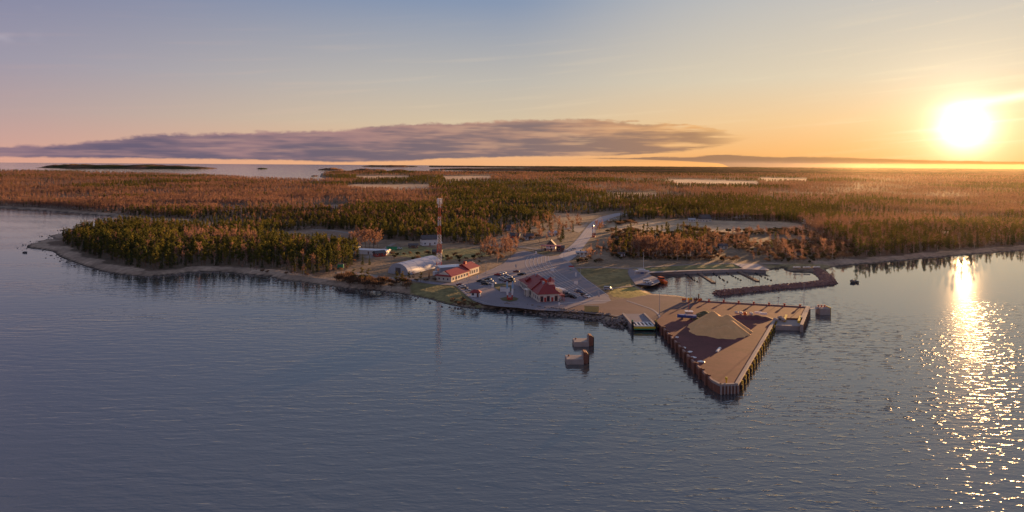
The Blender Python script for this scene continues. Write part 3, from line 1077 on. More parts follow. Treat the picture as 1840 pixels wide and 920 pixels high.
M_timber = mat('weathered_timber', (0.19, 0.12, 0.085), 0.85, 0.3, 1.5)
M_sand = mat('sand', (0.74, 0.40, 0.165), 0.95, 0.16, 0.35)
M_stone = mat('riprap_stone', (0.20, 0.155, 0.135), 0.9, 0.35, 0.7)
M_redstone = mat('reddish_stone', (0.24, 0.125, 0.10), 0.9, 0.3, 0.6)
M_tile = mat('dark_roofing', (0.10, 0.085, 0.085), 0.8, 0.2, 1.0)
M_door = mat('brown_door', (0.16, 0.07, 0.05), 0.6, 0.15, 1.0)

ZA = Z0 + 0.06
sheet('road', [(1240, 374.5), (1180, 377), (1140, 380), (1105, 383.5), (1078, 390), (1064, 398), (1054, 408), (1042, 424), (1030, 437), (1013, 452), (1003, 460), (1022, 470), (1036, 460),
               (1050, 442), (1062, 426), (1070, 412), (1078, 402), (1092, 394.5), (1110, 388), (1142, 383), (1182, 379.5), (1240, 376.5)], ZA + 0.02, M_road)
sheet('harbour_square', [(1022, 469), (1003, 459), (985, 461), (975, 458), (942, 450), (928, 453), (915, 463), (905, 473), (885, 483), (862, 492.5), (835, 500), (812, 508.5), (790, 507.5),
                         (745, 502), (735, 500), (735, 504), (780, 511), (818, 513), (828, 522), (838, 531), (850, 540), (870, 547), (895, 550.5), (930, 553), (965, 557), (1003, 559),
                         (1040, 548), (1085, 545), (1098, 540), (1092, 530), (1072, 515), (1052, 501), (1040, 489), (1030, 478)], ZA, M_asph)
sheet('harbour_apron', [(1003, 559), (1040, 548), (1085, 545), (1098, 540), (1130, 536), (1168, 530), (1225, 533.5), (1262, 543), (1262, 560), (1190, 590), (1170, 577), (1126, 573), (1090, 566),
                        (1060, 563.5), (1030, 560.5)], ZA + 0.01, M_apron)
sheet('basin_yard', [(1131, 482), (1146, 488), (1166, 490.5), (1170, 495), (1182, 499), (1186, 507), (1172, 513), (1142, 511), (1132, 498), (1128, 489)], ZA, M_asph)
sheet('basin_promenade', [(1166, 490.5), (1250, 486.3), (1330, 483.2), (1376, 485.5), (1385, 486), (1362, 474.5), (1318, 473.8), (1336, 482.2), (1250, 484.7), (1160, 488)], ZA + 0.01, M_road)
for pts in ([(1030, 480.5), (1080, 479), (1128, 481.5), (1131, 483), (1128, 483.5), (1080, 480.8), (1030, 482)], [(1130, 481), (1240, 474.5), (1318, 472.6), (1400, 474), (1400, 475), (1318, 474), (1240, 476), (1130, 483)],
            [(1083, 519), (1140, 512.5), (1142, 514), (1084, 521)], [(560, 411.5), (600, 413), (640, 420), (640, 421.8), (600, 415.5), (560, 413)],
            [(655, 462), (668, 456), (690, 445), (705, 437), (712, 437), (696, 447), (676, 459), (664, 465)], [(605, 488), (640, 489), (690, 497), (745, 501), (745, 505), (690, 502), (640, 494), (605, 491)],
            [(880, 440), (935, 442), (975, 448), (975, 450), (935, 445), (880, 442)], [(1010, 410), (1040, 418), (1050, 412), (1052, 408), (1058, 398), (1048, 404)]):
    sheet('path', pts, ZA - 0.02, M_gravel)

# painted lane lines on the harbour square and the road's edge lines
def strip(pxs, w, z, m, name='lane_line'):
    P = [at(a, c, z) for a, c in pxs]
    # smooth with Catmull-Rom
    Q = []
    for i in range(len(P) - 1):
        p0, p1, p2, p3 = P[max(i - 1, 0)], P[i], P[i + 1], P[min(i + 2, len(P) - 1)]
        for k in range(6):
            s = k / 6
            Q.append(0.5 * ((2 * p1) + (p2 - p0) * s + (2 * p0 - 5 * p1 + 4 * p2 - p3) * s * s + (3 * p1 - p0 - 3 * p2 + p3) * s ** 3))
    Q.append(P[-1])
    vs, fs = [], []
    for i, q in enumerate(Q):
        d = (Q[min(i + 1, len(Q) - 1)] - Q[max(i - 1, 0)]).to_2d().normalized()
        nrm = Vector((-d.y, d.x, 0)) * w / 2
        vs += [q - nrm, q + nrm]
        if i: fs.append((2 * i - 2, 2 * i - 1, 2 * i + 1, 2 * i))
    o = MB().add(vs, fs).build(name, m)
    o['kind'] = 'structure'
    return o


for k in range(7):
    o_ = k * 6.2
    strip([(950 + o_ * 0.95, 461 - k * 0.2), (944.5 + o_ * 1.15, 470), (948 + o_ * 1.25, 481), (961 + o_ * 1.3, 494), (985 + o_ * 1.25, 508), (1016 + o_ * 1.05, 524), (1034 + o_ * 0.9, 533)], 0.34, ZA + 0.05, M_line)
strip([(1040, 489), (1052, 501), (1072, 515), (1094, 532)], 0.35, ZA + 0.05, M_line)
strip([(1140, 381.4), (1100, 387.5), (1075, 396.5), (1062, 409), (1050, 425), (1035, 444), (1015, 462)], 0.4, ZA + 0.05, M_line)
strip([(1105, 384.4), (1079, 391), (1065.5, 399), (1055.5, 409), (1043.5, 425), (1030, 439.5)], 0.3, ZA + 0.05, M_line)
strip([(900, 476), (880, 486), (850, 497), (830, 504), (822, 511), (832, 522), (850, 536), (880, 546)], 0.3, ZA + 0.05, M_line)
strip([(1005, 545.5), (1050, 542), (1098, 539.5)], 0.9, ZA + 0.05, M_line)
strip([(1126, 540), (1150, 548), (1172, 556), (1184, 566), (1186, 576)], 1.0, ZA + 0.05, M_road)
strip([(1000, 556.5), (1030, 558.5), (1060, 562), (1090, 564.5), (1120, 569)], 1.3, ZA + 0.05, M_gravel)
for k in range(9):   # bays of the car park
    strip([(866 + k * 7, 512 - k * 0.6), (862 + k * 7, 505 - k * 0.6)], 0.2, ZA + 0.05, M_line)

# ------------------------------------------------------------------ the quay
ZQ = 2.9
QUAY = [(1178, 577), (1190, 588), (1213, 614), (1243, 648), (1279, 684), (1294, 692), (1326, 691), (1393, 576.5), (1397, 571), (1442, 572), (1452.5, 551.5), (1262, 540.5), (1256, 536), (1240, 556), (1205, 556), (1190, 566)]
QW = [at(a, c, ZQ) for a, c in QUAY]
quay = thing('quay', 'triangular reddish harbour quay with rusty sheet-pile sides and fender piles', 'quay')
MB().prism([(p.x, p.y) for p in QW], -4.0, ZQ).build('deck', M_deck, quay)


def edge_run(a, c):
    d = (c - a).to_2d()
    L = d.length
    d.normalize()
    nrm = Vector((d.y, -d.x))
    return L, d, nrm


cen = sum((p for p in QW), Vector()) / len(QW)


def outward(a, c):
    L, d, n = edge_run(a, c)
    mid = ((a + c) / 2).to_2d()
    if n.dot(mid - cen.to_2d()) < 0:
        n = -n
    return L, d, n


def capping(i, j, m, w=0.9, h=0.35, out=0.12, name='capping_beam'):
    a, c = QW[i], QW[j]
    L, d, n = outward(a, c)
    mid = ((a + c) / 2).to_2d() - n * (w / 2 - out)
    return MB().obox(mid, d, L / 2, w / 2, ZQ - 0.5, ZQ + h).build(name, m, quay)


M_pinkc = mat('pinkish_concrete', (0.36, 0.22, 0.175), 0.9, 0.25, 0.6)
for i in range(1, 4): capping(i, i + 1, M_pinkc, 0.7, 0.3)
capping(4, 5, M_conc, 0.9, 0.3)
capping(5, 6, M_conc, 1.0, 0.3)
capping(6, 7, M_conc, 1.1, 0.35)
capping(10, 11, M_conc, 0.8, 0.25)
capping(9, 10, M_conc, 1.0, 0.4)


def sheet_wall(i, j, m):
    """corrugated sheet piling below a capping beam"""
    a, c = QW[i], QW[j]
    L, d, n = outward(a, c)
    k = max(2, int(L / 0.8))
    mb = MB()
    vs = []
    for q in range(k + 1):
        p = a.to_2d() + d * (L * q / k) + n * (0.10 if q % 2 else 0.32)
        vs += [(p.x, p.y, -3.0), (p.x, p.y, ZQ - 0.45)]
    mb.add(vs, [(2 * q, 2 * q + 2, 2 * q + 3, 2 * q + 1) for q in range(k)])
    mb.build('sheet_piling', m, quay)


for i in (1, 2, 3, 4, 6): sheet_wall(i, i + 1, M_rust)
# fender piles on the long side facing the ferry berth
fp = MB()
fp.box(-0.42, 0.42, -0.05, 0.75, -3.0, ZQ + 1.0)
fp.box(-0.6, 0.6, 0.75, 1.0, -0.6, ZQ + 0.7)
fp.box(-0.6, 0.6, -0.9, -0.05, ZQ + 0.33, ZQ + 0.8)
fpm = fp.mesh('fender_pile', M_rust)
run = [(QW[i], QW[i + 1]) for i in range(1, 4)]
tot = sum((c - a).length for a, c in run)
for q in range(11):
    s = (q + 0.35) / 11 * tot
    for a, c in run:
        L = (c - a).length
        if s <= L:
            break
        s -= L
    L, d, n = outward(a, c)
    p = a.to_2d() + d * s
    o = link(bpy.data.objects.new('fender_pile', fpm), quay)
    o.location = (p.x, p.y, 0)
    o.rotation_euler = (0, 0, math.atan2(n.y, n.x) - PI / 2)
# tyre fenders on the seaward side
ty = MB()
for k in range(10):
    a0, a1 = 2 * PI * k / 10, 2 * PI * (k + 1) / 10
    ty.tube((0.72 * math.cos(a0), 0.3, 0.72 * math.sin(a0)), (0.72 * math.cos(a1), 0.3, 0.72 * math.sin(a1)), 0.28, 0.28, 5)
tym = ty.mesh('tyre_fender', M_dark)
tpm = MB().box(-0.25, 0.25, 0.0, 0.5, -3.0, ZQ - 0.1).mesh('lit_spot_pile', M_yellow)  # added piles whose yellow stands in for sunlit spots along the edge
a, c = QW[6], QW[7]
L, d, n = outward(a, c)
for q in range(15):
    p = a.to_2d() + d * (L * (q + 0.5) / 15) + n * 0.3
    o = link(bpy.data.objects.new('tyre_fender', tym), quay)
    o.location = (p.x, p.y, 1.2)
    o.rotation_euler = (0, 0, math.atan2(n.y, n.x) - PI / 2)
    p2 = p + d * 1.9
    o = link(bpy.data.objects.new('lit_spot_pile', tpm), quay)
    o.location = (p2.x, p2.y, 0)
    o.rotation_euler = (0, 0, math.atan2(n.y, n.x) - PI / 2)
# concrete ribs at the blunt head
a, c = QW[5], QW[6]
L, d, n = outward(a, c)
for q in range(6):
    p = a.to_2d() + d * (0.2 + (L - 0.4) * q / 5)
    MB().obox(p + n * 0.30, d, 0.2, 0.32, -2.0, ZQ - 0.1).build('concrete_rib', M_conc, quay)
MB().obox((a + c).to_2d() / 2 + n * 0.08, d, L / 2 - 0.3, 0.12, -2.0, ZQ - 0.4).build('head_plate', M_rust, quay)
# bollards along the far edge
a, c = QW[11], QW[10]
L, d, n = outward(a, c)
bo = MB()
bo.tube((0, 0, 0), (0, 0, 0.75), 0.42, 0.34, 10)
bo.tube((0, 0, 0.75), (0, 0, 1.15), 0.62, 0.62, 10)
bo.box(-0.8, 0.8, -0.8, 0.8, -0.1, 0.1)
bom = bo.mesh('mooring_bollard', M_redpaint)
for q in range(7):
    p = a.to_2d() + d * (L * (q + 0.45) / 7) - n * 0.9
    o = link(bpy.data.objects.new('mooring_bollard', bom), quay)
    o.location = (p.x, p.y, ZQ + 0.12)
# lower concrete berth beside the seaward side
BW = [at(a_, c_, 2.3) for a_, c_ in [(1394, 578), (1398, 573), (1441, 574), (1447, 563), (1449, 568), (1441, 588), (1396, 587)]]
berth = thing('berth_platform', 'low grey concrete berth platform tucked behind the quay', 'platform')
MB().prism([(at(a_, c_, 2.1).x, at(a_, c_, 2.1).y) for a_, c_ in [(1393.5, 584.5), (1399, 572.5), (1441.5, 573.5), (1438, 586)]], -3.0, 2.1).build('deck', M_conc, berth)
for px_, py_ in ((1411, 573), (1436.5, 575)):
    p0, p1 = at(px_ - 1.5, py_ + 5, 2.2), at(px_ + 2, py_ - 4, 2.2)
    MB().obox((p0 + p1) / 2, (p1 - p0).to_2d(), (p1 - p0).length / 2, 0.45, 2.1, 3.2).build('yellow_barrier', M_yellow, berth)
e0, e1 = at(1440, 587, 2.4), at(1453, 552, 2.9)
MB().obox((e0 + e1) / 2, (e1 - e0).to_2d(), (e1 - e0).length / 2, 0.6, -2.0, 3.35).build('edge_wall', M_conc, berth)
for q in range(8):
    p = e0.lerp(e1, (q + 0.5) / 8)
    MB().box(p.x + 0.62, p.x + 1.0, p.y - 0.35, p.y + 0.35, -2.0, 3.1).build('timber_fender', M_timber, berth)

# ------------------------------------------------------------------ dolphins
def dolphin(pl, pr, pbase, label, w_f):
    c0 = at((pl + pr) / 2, pbase)
    wd = (pr - pl) * c0.y / CF
    t_ = thing('mooring_dolphin', label, 'dolphin', (c0.x, c0.y + 2.8, 0), R_(2), 'concrete dolphins off the ferry ramp')
    MB().box(-wd / 2, wd / 2, -2.8, 2.8, -4, 1.55).build('concrete_block', M_conc, t_)
    MB().box(-wd / 2 + 0.12, wd / 2 - 0.12, -2.68, 2.68, 1.55, 1.9).build('cap_slab', M_conc, t_)
    x0 = wd / 2
    pr_ = MB()
    pr_.extrude_y([(x0 + 0.003, -1.0), (x0 + 1.2, -1.0), (x0 + 1.95, 0.6), (x0 + 1.95, 3.2), (x0 + 1.3, 4.2), (x0 + 0.2, 4.35), (x0 + 0.003, 3.6)], -1.9, 1.3)
    pr_.build('fender_frame', M_rust, t_)
    for k in range(4):
        MB().box(x0 + 1.952, x0 + 2.25, -1.75 + k * 0.8, -1.3 + k * 0.8, -0.5, 3.4).build('fender_slat', M_dark, t_)
    MB().box(x0 - 0.25, x0 + 0.0, -2.0, 1.4, 1.9, 3.9).build('back_plate', M_conc, t_)
    bb = MB()
    bb.tube((-wd * 0.3, 1.2, 1.9), (-wd * 0.3, 1.2, 2.5), 0.25, 0.35, 8)
    bb.build('bollard', M_rust, t_)
    return t_


dolphin(1031, 1058, 623.0, 'concrete mooring dolphin with rusty fender, nearer the shore of the two', 9)
dolphin(1017.5, 1048.5, 655.0, 'concrete mooring dolphin with rusty fender, farther out in the water', 9)
c0 = at(1483, 566)
t_ = thing('outer_dolphin', 'square concrete dolphin with red bollards beyond the quay corner', 'dolphin', (c0.x, c0.y + 2.5, 0))
MB().box(-2.6, 2.6, -2.5, 2.5, -4, 3.2).build('concrete_block', M_conc, t_)
MB().box(2.602, 2.95, -2.3, 2.3, -1, 3.6).build('fender_panel', M_yellow, t_)
for k in range(3):
    o = link(bpy.data.objects.new('bollard', bom), t_)
    o.location = (-1.6 + k * 1.5, 1.2, 3.2)
    o.scale = (0.8, 0.8, 0.9)
p0, p1 = at(1454, 554, 3.2), Vector((c0.x - 2.62, c0.y + 2.5, 3.2))
g = thing('gangway', 'narrow steel gangway linking quay corner and outer dolphin', 'gangway')
MB().obox((p0 + p1) / 2, (p1 - p0).to_2d(), (p1 - p0).length / 2, 0.6, 2.7, 3.0).build('walkway', M_steel, g)
for s_ in (-1, 1):
    dd = (p1 - p0).to_2d().normalized()
    nn = Vector((-dd.y, dd.x)) * 0.58 * s_
    rr_ = MB()
    for h_ in (3.5, 4.0):
        rr_.tube((p0.x + nn.x, p0.y + nn.y, h_), (p1.x + nn.x, p1.y + nn.y, h_), 0.05, 0.05, 4)
    for k in range(6):
        q = p0.lerp(p1, (k + 0.02) / 5.05)
        rr_.tube((q.x + nn.x, q.y + nn.y, 3.0), (q.x + nn.x, q.y + nn.y, 4.0), 0.04, 0.04, 4)
    rr_.build('railing', M_steel, g)

# ------------------------------------------------------------------ ferry ramp
Fp, Bp = at(1158, 586, 2.2), at(1141, 566, 2.6)
ax = (Fp - Bp).to_2d()
RL = ax.length
rampT = thing('ferry_ramp', 'ferry linkspan with slotted flap, yellow edge beam and concrete side walls', 'ramp', (Bp.x, Bp.y, 0), math.atan2(ax.y, ax.x))
MB().extrude_y([(-3.0, 2.5), (RL - 7, 2.35), (RL - 7, 1.6), (-3.0, 1.5)], -4.6, 4.6).build('roadway', M_asph, rampT)
MB().box(-3.2, RL - 1.0, 4.62, 5.6, -3, 2.8).build('side_wall', M_conc, rampT)
MB().box(-3.2, RL - 1.0, -5.6, -4.62, -3, 2.8).build('side_wall', M_conc, rampT)
MB().box(RL - 6.98, RL, -4.5, 4.5, 1.7, 1.95).build('flap', M_tile, rampT)
for k in range(6):
    yy = -4.2 + k * 1.68
    MB().box(RL - 6.7, RL - 0.6, yy - 0.28, yy + 0.28, 1.953, 2.35).build('flap_bar', M_white, rampT)
MB().box(RL - 0.6, RL - 0.1, -4.5, 4.5, 1.953, 2.4).build('front_bar', M_white, rampT)
MB().box(RL - 6.95, RL - 6.72, -4.5, 4.5, 1.953, 2.4).build('hinge_bar', M_white, rampT)
MB().box(RL + 0.003, RL + 0.6, -4.9, 4.9, 1.25, 1.95).build('edge_beam', M_yellow, rampT)
MB().box(RL + 0.05, RL + 0.5, -4.7, 4.7, 0.7, 1.247).build('lower_beam', M_green, rampT)
for s_ in (-1, 1):
    MB().box(RL - 0.9, RL + 0.5, s_ * 5.3 - 0.4, s_ * 5.3 + 0.4, -3, 4.2).build('guide_post', M_dark, rampT)
    lp = MB()
    lp.box(RL - 1.0, RL - 0.4, s_ * 5.3 - 0.3, s_ * 5.3 + 0.3, 4.2, 4.8)
    lp.build('post_head', M_yellow if s_ > 0 else M_green, rampT)
MB().box(RL - 6, RL - 1.5, 5.92, 9.5, 1.0, 1.4).build('catwalk', M_yellow, rampT)

# ------------------------------------------------------------------ heaps and odds and ends on the quay
def heap(name, label, cat, cones, slope, z0, m, res, seed, pad=12, kind=None, ridge=0.35):
    cs = [(at(a_, c_, z0), h_) for a_, c_, h_ in cones]
    x0 = min(p.x - h_ / slope for p, h_ in cs) - 1
    x1 = max(p.x + h_ / slope for p, h_ in cs) + 1
    y0 = min(p.y - h_ / slope for p, h_ in cs) - 1
    y1 = max(p.y + h_ / slope for p, h_ in cs) + 1
    nx, ny = int((x1 - x0) / res) + 1, int((y1 - y0) / res) + 1
    Z = np.full((ny, nx), -1.0)
    XX, YY = np.meshgrid(np.linspace(x0, x1, nx), np.linspace(y0, y1, ny))
    for k, (p, h_) in enumerate(cs):
        an = np.arctan2(YY - p.y, XX - p.x)
        dd = np.hypot(XX - p.x, YY - p.y) * (1 + 0.07 * np.sin(an * 5 + k * 2) + 0.05 * np.sin(an * 11 + k))
        Z = np.maximum(Z, h_ - slope * dd)
    Z += (vnoise(XX, YY, 2.5, seed, 2) - 0.5) * ridge
    for _ in range(3):
        Zp = np.pad(Z, 1, mode='edge')
        Z = (Zp[:-2, 1:-1] + Zp[2:, 1:-1] + Zp[1:-1, :-2] + Zp[1:-1, 2:] + 2 * Z) / 6
    Z = np.maximum(Z, -0.4)
    ok = Z > -0.35
    idx = np.arange(nx * ny).reshape(ny, nx)
    f = ok[:-1, :-1] | ok[1:, :-1] | ok[:-1, 1:] | ok[1:, 1:]
    q = np.stack([idx[:-1, :-1][f], idx[:-1, 1:][f], idx[1:, 1:][f], idx[1:, :-1][f]], 1)
    used = np.unique(q)
    rm = np.full(nx * ny, -1)
    rm[used] = np.arange(len(used))
    V = np.stack([XX.ravel(), YY.ravel(), Z.ravel()], 1)[used]
    c = V.mean(0)
    V[:, 0] -= c[0]
    V[:, 1] -= c[1]
    me = bpy.data.meshes.new(name)
    me.from_pydata(V.tolist(), [], rm[q].tolist())
    me.materials.append(m)
    me.polygons.foreach_set('use_smooth', [True] * len(me.polygons))
    o = link(bpy.data.objects.new(name, me))
    o.location = (c[0], c[1], z0)
    return tag(o, label, cat)


heap('sand_heap', 'large tan sand heap with two sunlit ridges on the quay', 'sand heap', [(1270, 593, 5.6), (1281, 588, 7.6), (1294, 592, 6.4), (1307, 592, 7.0), (1314, 597, 5.4), (1262, 598, 3.6), (1303, 602, 4.6), (1290, 602, 4.0), (1318, 601, 3.6)], 0.74, ZQ, M_sand, 0.5, 3)
heap('brush_heap', 'low dark green and brown brush heap beside the sand heap', 'heap', [(1258, 568, 1.8), (1267, 565, 1.9), (1252, 574, 1.3), (1274, 562, 1.2)], 0.5, ZQ, mat('brush', (0.085, 0.075, 0.035), 0.95, 0.5, 1.5), 0.6, 8, ridge=0.9)
heap('gravel_bank', 'low reddish gravel bank behind the sand heap', 'heap', [(1330, 570, 1.3), (1345, 571, 1.5), (1360, 571, 1.5), (1374, 572, 1.2)], 0.33, ZQ, M_deck, 0.7, 12)


def rock_mesh(seed, r=1.0, sq=0.75):
    rr = random.Random(seed)
    g = (1 + 5 ** 0.5) / 2
    vs = [Vector(v).normalized() for v in [(-1, g, 0), (1, g, 0), (-1, -g, 0), (1, -g, 0), (0, -1, g), (0, 1, g), (0, -1, -g), (0, 1, -g), (g, 0, -1), (g, 0, 1), (-g, 0, -1), (-g, 0, 1)]]
    fs = [(0, 11, 5), (0, 5, 1), (0, 1, 7), (0, 7, 10), (0, 10, 11), (1, 5, 9), (5, 11, 4), (11, 10, 2), (10, 7, 6), (7, 1, 8), (3, 9, 4), (3, 4, 2), (3, 2, 6), (3, 6, 8), (3, 8, 9), (4, 9, 5), (2, 4, 11), (6, 2, 10), (8, 6, 7), (9, 8, 1)]
    vs = [Vector((v.x, v.y, v.z * sq)) * r * rr.uniform(0.72, 1.15) for v in vs]
    return vs, fs


def rocks(name, pts, m, parent=None, seed=1):
    mb = MB()
    rr = random.Random(seed)
    for (x, y, z, s) in pts:
        vs, fs = rock_mesh(rr.random(), s)
        a = rr.uniform(0, 6.28)
        ca, sa = math.cos(a), math.sin(a)
        mb.add([(x + v.x * ca - v.y * sa, y + v.x * sa + v.y * ca, z + v.z) for v in vs], fs)
    return mb.build(name, m, parent)


# big bags and beams in a row at the back of the quay
for k, (px_, py_, dsc) in enumerate([(1323.5, 567, 'first from the sand heap'), (1331, 567.5, 'second from the sand heap'), (1339, 568.5, 'sunlit orange, third from the sand heap'), (1350, 569, 'next to the white beams')]):
    p = at(px_, py_, ZQ)
    vs, fs = rock_mesh(40 + k, 1.15, 0.85)
    o = MB().add(vs, fs).build('big_bag', M_orange if k == 2 else M_cream, None, True)
    o.location = (p.x, p.y, ZQ + 1.3)
    tag(o, 'bulging pale bulk bag on the gravel bank, ' + dsc if k != 2 else 'bulging orange bulk bag on the gravel bank', 'bag', 'bulk bags at the back of the quay')
for k, (p_, q_) in enumerate([((1356, 567.5), (1368, 567.8)), ((1366, 569.5), (1378, 569.8))]):
    a, c = at(*p_, ZQ), at(*q_, ZQ)
    o = MB().obox((0, 0), (c - a).to_2d(), (c - a).length / 2, 0.4, 0, 0.8).build('white_beam', M_white)
    o.location = ((a.x + c.x) / 2, (a.y + c.y) / 2, ZQ + 1.2)
    tag(o, ['long white beam lying next to the bulk bags', 'white beam lying farthest from the bulk bags'][k], 'beam')
for k, (px_, py_, ln, an, lb) in enumerate([(1216, 607, 1.8, 0.2, 'white stone block on the quay edge, nearest the ferry ramp'), (1229.5, 626, 2.2, 0.9, 'white stone slab on the quay edge, second from the ferry ramp'),
                                            (1240, 633.5, 2.0, 0.1, 'white stone slab on the quay edge, third from the ferry ramp'), (1246, 643.5, 2.8, -0.3, 'pair of flat white stone slabs on the quay edge'),
                                            (1260, 651, 3.0, 0.0, 'longest white slab on the quay edge, nearest the quay head')]):
    p = at(px_, py_, ZQ)
    o = MB()
    vs, fs = rock_mesh(60 + k, 1.0, 0.35)
    o.add([(v.x * ln * 0.55, v.y * 0.8, v.z + 0.25) for v in vs], fs)
    o = o.build('white_slab', M_white)
    o.location = (p.x, p.y, ZQ)
    o.rotation_euler = (0, 0, an)
    tag(o, lb, 'slab', 'white slabs along the quay edge')
a, c = at(1287, 633, ZQ), at(1296, 625.5, ZQ)
mb = MB()
mb.extrude_x([(-0.5, 0), (0.5, 0), (0.35, 0.5), (-0.2, 0.6)], -2.6, 0.6)
mb.extrude_x([(-0.2, 0), (0.8, 0), (0.6, 0.45), (0.0, 0.5)], 0.5, 3.0)
o = mb.build('white_tarpaulin', M_white)
o.location = ((a.x + c.x) / 2, (a.y + c.y) / 2, ZQ)
o.rotation_euler = (0, 0, math.atan2(c.y - a.y, c.x - a.x))
tag(o, 'crumpled white tarpaulin strip on the quay in front of the sand heap', 'tarpaulin')
p = at(1307, 690, ZQ)
hy = thing('navigation_light', 'small yellow light post at the head of the quay', 'light', (p.x, p.y + 1, ZQ))
MB().tube((0, 0, 0), (0, 0, 1.2), 0.25, 0.2, 8).build('post', M_yellow, hy)
MB().tube((0, 0, 1.2), (0, 0, 1.9), 0.45, 0.4, 8).build('lantern', M_yellow, hy)
for k, (px_, py_, lb) in enumerate([(1394, 576, 'pale boulder at the inner corner of the berth platform'), (1401, 572, 'sunlit boulder by the berth platform'), (1407, 575.5, 'boulder between the berth corner and the yellow barrier')]):
    p = at(px_, py_, ZQ)
    vs, fs = rock_mesh(80 + k, 1.3)
    o = MB().add(vs, fs).build('boulder', M_conc)
    o.location = (p.x, p.y, ZQ + 0.4)
    tag(o, lb, 'boulder', 'boulders by the berth')
# corner with yellow machinery at the quay root
for k, (px_, py_, m_, lb) in enumerate([(1229, 540, M_orange, 'orange mooring winch at the quay root, nearest the light poles'), (1240, 539.5, M_yellow, 'yellow mooring winch at the quay root'),
                                        (1250, 540, M_rust, 'rusty mooring winch at the quay root, beside the dark post'), (1258, 541, M_orange, 'orange cable drum at the corner of the quay')]):
    p = at(px_, py_, ZQ)
    t_ = thing('mooring_winch' if k < 3 else 'cable_drum', lb, 'winch' if k < 3 else 'drum', (p.x, p.y, Z0 + 0.2), 0.3 * k)
    MB().box(-0.9, 0.9, -0.7, 0.7, 0, 0.9).build('base', M_conc, t_)
    MB().tube((-0.8, 0, 1.35), (0.8, 0, 1.35), 0.45, 0.45, 10).build('drum', m_, t_)
    for s_ in (-1, 1):
        MB().tube((s_ * 0.8, 0, 1.35), (s_ * 0.95, 0, 1.35), 0.75, 0.75, 10).build('flange', m_, t_)
# breakwater of the yacht basin
def breakwater():
    pts = [(1293, 525.5, 3.6), (1304, 524.5, 4.2), (1340, 520.5, 4.0), (1400, 514.5, 3.8), (1450, 510.5, 3.8), (1492, 505.5, 5.0), (1486, 498, 6.5), (1477, 490, 6.5), (1466, 484, 5)]
    P = []
    for i in range(len(pts) - 1):
        for k in range(10):
            s = k / 10
            P.append((at(pts[i][0] * (1 - s) + pts[i + 1][0] * s, pts[i][1] * (1 - s) + pts[i + 1][1] * s, 1), pts[i][2] * (1 - s) + pts[i + 1][2] * s))
    P.append((at(pts[-1][0], pts[-1][1], 1), pts[-1][2]))
    t_ = thing('breakwater', 'curved reddish stone breakwater sheltering the yacht basin', 'breakwater')
    prof = [(-1.0, -1.8), (-0.72, 0.4), (-0.38, 2.2), (0.38, 2.2), (0.72, 0.4), (1.0, -1.8)]
    vs, fs, rk = [], [], []
    rr = random.Random(5)
    for i, (p, w) in enumerate(P):
        d = (P[min(i + 1, len(P) - 1)][0] - P[max(i - 1, 0)][0]).to_2d().normalized()
        n = Vector((-d.y, d.x))
        for u, z in prof:
            q = p.to_2d() + n * u * w
            vs.append((q.x, q.y, z - 0.3))
        if i:
            k = len(prof)
            for j in range(k - 1):
                fs.append(((i - 1) * k + j, i * k + j, i * k + j + 1, (i - 1) * k + j + 1))
        for r_ in range(16):
            u = rr.uniform(-0.98, 0.98)
            z = np.interp(u, [a for a, _ in prof], [c_ for _, c_ in prof])
            q = p.to_2d() + n * u * w + d * rr.uniform(-2.5, 2.5)
            rk.append((q.x, q.y, float(z) - 0.25, rr.choice((0.35, 0.45, 0.55, 0.8))))
    for r_ in range(45):
        a_ = rr.uniform(0, 6.28)
        rad = rr.uniform(0, 4.6)
        rk.append((P[0][0].x + math.cos(a_) * rad, P[0][0].y + math.sin(a_) * rad, 1.7 - rad * 0.5, rr.uniform(0.6, 1.1)))
    MB().add(vs, fs).build('core', M_redstone, t_)
    o = rocks('stones', rk, M_redstone, t_)
    o['kind'] = 'stuff'


breakwater()


def shore_rocks():
    rr = random.Random(9)
    rk = []
    for i in range(len(SHORE) - 1):
        (xa, ya), (xb, yb) = SHORE[i], SHORE[i + 1]
        if xa < 880 or xa > 1128 or xb > 1130:
            continue
        a, c = at(xa, ya), at(xb, yb)
        L = (c - a).length
        n = Vector((-(c - a).y, (c - a).x, 0)).normalized()
        if n.y < 0: n = -n
        dens = 3 if xa < 960 else 7
        for k in range(int(L * dens)):
            u = rr.uniform(-0.5, 8.5)
            p = a.lerp(c, rr.random()) + n * u
            rk.append((p.x, p.y, min(2.0, max(0.0, u * 0.27)) + 0.1, rr.uniform(0.35, 0.85)))
    o = rocks('riprap', rk, M_stone)
    tag(o, 'grey boulder riprap along the harbour shore', 'riprap', kind='stuff')
    rk = []
    for k in range(420):
        i = rr.randrange(10, 52)
        (xa, ya), (xb, yb) = SHORE[i], SHORE[i + 1]
        s = rr.random()
        p = at(xa + (xb - xa) * s, ya + (yb - ya) * s) + Vector((rr.uniform(-5, 5), rr.gauss(-1, 3.0), 0))
        rk.append((p.x, p.y, 0.05, rr.choice((0.25, 0.3, 0.4, 0.6, 0.8))))
    o = rocks('shore_stones', rk, M_stone)
    tag(o, 'scattered stones along the shore of the wooded point', 'stones', kind='stuff')


